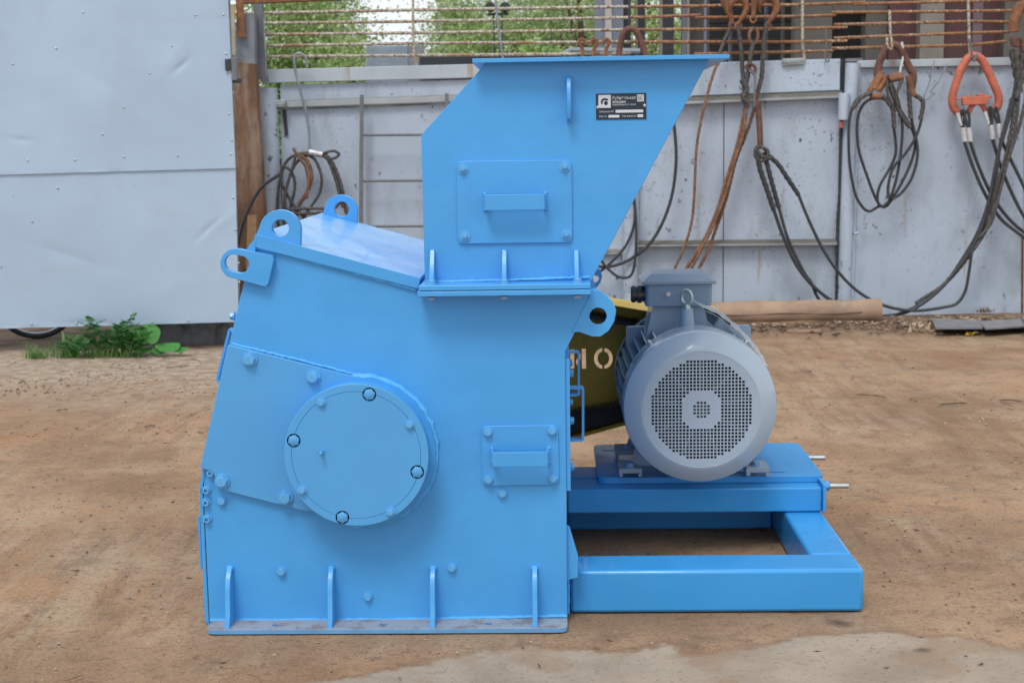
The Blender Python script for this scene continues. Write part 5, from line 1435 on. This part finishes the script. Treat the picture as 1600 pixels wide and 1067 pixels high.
# ------------------------------------------------------------------ beyond the fence
def tree(px, py_top, Y, rx, seed, label, c1, c2, trunk=True, zc=None, rz=None, n=19000, leaf=.12):
    rnd = random.Random(seed)
    top = W(px, py_top, Y); base = Vector((top.x, Y, 0)); H = top.z
    th = thing('tree', label, 'tree', tuple(base), 'trees beyond the fence')
    fo = MB(); cl = []
    zc = zc if zc is not None else H * .58; rz = rz or H * .42
    for i in range(46):
        a, b, r = rnd.uniform(0, 2 * PI), rnd.uniform(-1, 1), rnd.uniform(.35, 1) ** .6
        s_ = math.sqrt(1 - b * b)
        cl.append((Vector((base.x + math.cos(a) * s_ * rx * r, Y + math.sin(a) * s_ * rx * .8 * r, zc + b * rz * r)), rnd.uniform(.5, 1.15)))
    for i in range(n):
        c, r = rnd.choice(cl); p = c + Vector((rnd.gauss(0, .5), rnd.gauss(0, .5), rnd.gauss(0, .45))) * r
        u = Vector((rnd.gauss(0, 1), rnd.gauss(0, 1), rnd.gauss(0, 1))).normalized(); v = u.cross(Vector((rnd.gauss(0, 1), rnd.gauss(0, 1), rnd.gauss(0, 1)))).normalized()
        s_ = leaf * rnd.uniform(.5, 1.2)
        fo.v += [tuple(p - u * s_ * .5), tuple(p + v * s_ * .3), tuple(p + u * s_ * .5), tuple(p - v * s_ * .3)]; k = len(fo.v); fo.f.append((k - 4, k - 3, k - 2, k - 1))
    me = bpy.data.meshes.new('crown'); me.from_pydata([tuple(Vector(v) - base) for v in fo.v], [], fo.f); me.materials.append(leafmat('tree_leaf', c1, c2))
    cr = bpy.data.objects.new('crown', me); COL.objects.link(cr); cr.parent = th
    tr = MB(); tr.tube([base, base + Vector((.15, 0, H * .4)), base + Vector((-.05, 0, H * .85))], [.22, .15, .05], 10)
    for k in range(9):
        c, r = cl[k]; s0 = base + Vector((.1, 0, H * (.25 + .05 * k))); tr.tube([s0, (s0 + c) / 2 + Vector((0, 0, .2)), c], [.09, .05, .02], 6)
    part(tr, 'trunk', bark_m, th)
G1, G2 = (.16, .30, .05), (.50, .58, .29)
tree(425, -60, 34, 1.6, 1, 'leafy tree showing at the far left behind the rebar grille', G1, G2)
tree(500, -60, 38, 1.0, 2, 'pale leafy tree behind the grille just left of the gap of sky', (.20, .32, .10), (.48, .56, .32))
tree(550, 62, 30, .6, 3, 'small tree low beside the corrugated shed', G1, G2, n=7000)
tree(712, -25, 40, 1.1, 4, 'leafy tree right of the gap of sky, left of the signal mast', G1, G2)
tree(760, 20, 36, 1.8, 5, 'small round tree behind the signal mast', (.18, .30, .08), (.44, .54, .24), n=9000)
tree(845, -60, 40, 1.9, 6, 'tall pale tree just right of the signal mast', (.24, .32, .14), (.52, .58, .36))
tree(905, -80, 36, 2.2, 7, 'dense green tree beside the grey column', G1, G2)
tree(1015, -60, 42, 2.2, 8, 'tree seen through the openings of the open shed', G1, G2)
tree(1090, -30, 44, 2.0, 14, 'tree farther right seen through the dark shed frame', G1, G2, n=7000)
mb = MB(); 
for k in range(9000):
    x = random.uniform(-14, 14); y = 30 + random.uniform(0, 3); z = random.uniform(1.2, 3.35 + .5 * math.sin(x * 1.3) + .3 * math.sin(x * 3.1)); s_ = random.uniform(.06, .15)
    p = Vector((x, y, z)); u = Vector((random.gauss(0, 1), random.gauss(0, 1), random.gauss(0, 1))).normalized(); v = u.orthogonal().normalized()
    if -3.4 < x < -2.0 and z > 2.7: continue
    mb.v += [tuple(p - u * s_), tuple(p + v * s_ * .6), tuple(p + u * s_), tuple(p - v * s_ * .6)]; q = len(mb.v); mb.f.append((q - 4, q - 3, q - 2, q - 1))
me = bpy.data.meshes.new('hedge'); me.from_pydata(mb.v, [], mb.f); me.materials.append(leafmat('hedge_leaf', (.12, .26, .05), (.32, .45, .15)))
o = bpy.data.objects.new('far_shrubs', me); COL.objects.link(o); o['kind'] = 'stuff'; tag(o, 'band of low green shrubs far beyond the fence', 'shrubs')
# corrugated shed far off
Ys = 27.5; a, b = W(572, 72, Ys), W(637, 72, Ys)
sh = thing('corrugated_shed', 'pale corrugated shed seen through the grille between the trees', 'shed', (a.x, Ys, 0)); mb = MB(); nn = 20
for k in range(nn):
    x = a.x + (b.x - a.x) * k / nn; w = (b.x - a.x) / nn; mb.box(x, x + w * .55, Ys, Ys + .3, 0, a.z); mb.box(x + w * .55, x + w, Ys + .05, Ys + .3, 0, a.z)
part(mb, 'corrugated_wall', mat('pale_blue_sheet', (.34, .42, .50), .6), sh, smooth=0)
mb = MB(); mb.box(b.x + .003, b.x + .35, Ys + .02, Ys + .3, 0, a.z); part(mb, 'end_wall', mat('shed_grey', (.2, .22, .23), .7), sh)
# signal mast with two lamps
Ym = 17; q = W(790, 95, Ym); mst = thing('signal_mast', 'dark lattice mast with two round lamps above the hopper', 'mast', (q.x, Ym, 0)); dk = mat('mast_paint', (.04, .055, .05), .6); mb = MB()
xs = [W(x, 60, Ym).x for x in (772, 785)]; zt = W(780, 24, Ym).z
for x in xs: mb.box(x - .012, x + .012, Ym - .03, Ym, 0, zt)
z = .2
while z < zt: mb.box(xs[0], xs[1], Ym - .02, Ym - .005, z, z + .02); z += .3
part(mb, 'mast_lattice', dk, mst)
mb = MB(); mb.box(W(762, 24, Ym).x, W(795, 24, Ym).x, Ym - .06, Ym + .06, zt, zt + .03); part(mb, 'lamp_bracket', dk, mst)
for x in (766, 789):
    c = W(x, 12, Ym); lm = MB(); lm.lathe([(.001, Ym - .1), (.06, Ym - .1), (.075, Ym - .08), (.075, Ym + .02), (.03, Ym + .07), (.001, Ym + .07)], (c.x, c.z), 20); part(lm, 'round_lamp', dk, mst)
# dark roof slab and low pipe beyond
mb = MB(); a, b = W(655, 88, 12.5), W(1000, 88, 12.5); mb.box(a.x, b.x, 12.5, 14, a.z - .6, a.z)
tag(mb.build('dark_roof_edge', dark_in, org=(a.x, 12.5, a.z)), 'black flat roof edge behind the fence left of the hopper rim', 'roof')

# open industrial shed at right
YB = 10.2
q = W(1250, 500, YB); bl = thing('open_industrial_shed', 'open steel framed shed with dark interior behind the middle and right fence', 'shed', (q.x, YB, 0))
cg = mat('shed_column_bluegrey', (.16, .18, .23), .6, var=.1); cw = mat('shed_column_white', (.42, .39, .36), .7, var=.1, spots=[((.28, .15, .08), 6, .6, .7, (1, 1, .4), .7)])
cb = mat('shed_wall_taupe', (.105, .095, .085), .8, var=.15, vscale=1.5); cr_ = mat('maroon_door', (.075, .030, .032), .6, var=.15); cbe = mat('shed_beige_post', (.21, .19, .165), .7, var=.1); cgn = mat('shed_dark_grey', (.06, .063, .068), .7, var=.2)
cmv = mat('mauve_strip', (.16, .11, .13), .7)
def colm_(x0, x1, dy, th_, m_, name, ztop=5.5, zb=0.0):
    a, b = W(x0, 60, YB + dy), W(x1, 60, YB + dy); mb = MB(); mb.box(a.x, b.x, YB + dy, YB + dy + th_, zb, ztop); return part(mb, name, m_, bl)
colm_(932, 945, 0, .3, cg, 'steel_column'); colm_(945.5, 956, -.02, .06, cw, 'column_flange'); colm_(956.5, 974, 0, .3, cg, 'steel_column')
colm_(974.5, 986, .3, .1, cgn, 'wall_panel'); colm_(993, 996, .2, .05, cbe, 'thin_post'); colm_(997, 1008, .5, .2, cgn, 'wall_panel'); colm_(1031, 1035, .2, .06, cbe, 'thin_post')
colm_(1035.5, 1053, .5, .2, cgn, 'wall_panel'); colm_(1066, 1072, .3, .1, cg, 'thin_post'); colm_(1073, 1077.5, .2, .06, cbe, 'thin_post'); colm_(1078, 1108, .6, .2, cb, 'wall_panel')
colm_(1108.5, 1240, 4.5, .2, cgn, 'back_wall', 5.5); colm_(1100, 1104, .3, .05, cg, 'thin_post')  # interior darkness is put into the dark grey of the back walls
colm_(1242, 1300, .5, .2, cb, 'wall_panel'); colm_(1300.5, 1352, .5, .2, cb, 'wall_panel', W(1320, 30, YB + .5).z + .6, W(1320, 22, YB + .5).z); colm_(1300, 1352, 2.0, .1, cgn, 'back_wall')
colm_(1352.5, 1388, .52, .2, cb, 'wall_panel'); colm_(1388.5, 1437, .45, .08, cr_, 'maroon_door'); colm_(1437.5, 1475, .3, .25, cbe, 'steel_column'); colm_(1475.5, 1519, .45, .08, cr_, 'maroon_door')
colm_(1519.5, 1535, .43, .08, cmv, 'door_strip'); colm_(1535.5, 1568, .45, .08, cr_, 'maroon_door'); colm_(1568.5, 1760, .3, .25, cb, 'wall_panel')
for y0, y1, dy in ((28, 34, 2.2), (60, 70, 3.0)):
    a, b = W(1108, y0, YB + dy), W(1240, y1, YB + dy); mb = MB(); mb.box(a.x, b.x, YB + dy, YB + dy + .2, b.z, a.z); part(mb, 'cross_beam', cb, bl)
for x in (1140, 1196, 1222):
    colm_(x, x + 4, 2.1, .08, cbe if x == 1222 else cg, 'thin_post')
a, b = W(975, 0, YB), W(1800, 0, YB); mb = MB(); mb.box(a.x, b.x, YB - .1, YB + 8, 5.5, 5.65); part(mb, 'shed_roof', cgn, bl)  # unseen roof, put over the shed to darken its interior
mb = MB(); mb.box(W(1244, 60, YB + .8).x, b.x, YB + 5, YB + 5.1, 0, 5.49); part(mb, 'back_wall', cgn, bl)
# low green rail and pipe seen between
mb = MB(); mb.tube([W(880, 86, 9.3), W(892, 79, 9.3), W(935, 80, 9.3), W(1000, 81, 9.3)], .03, 8)
tag(mb.build('bent_pipe', col_grey, org=tuple(W(880, 86, 9.3))), 'grey bent pipe behind the small hooks above the hopper', 'pipe')
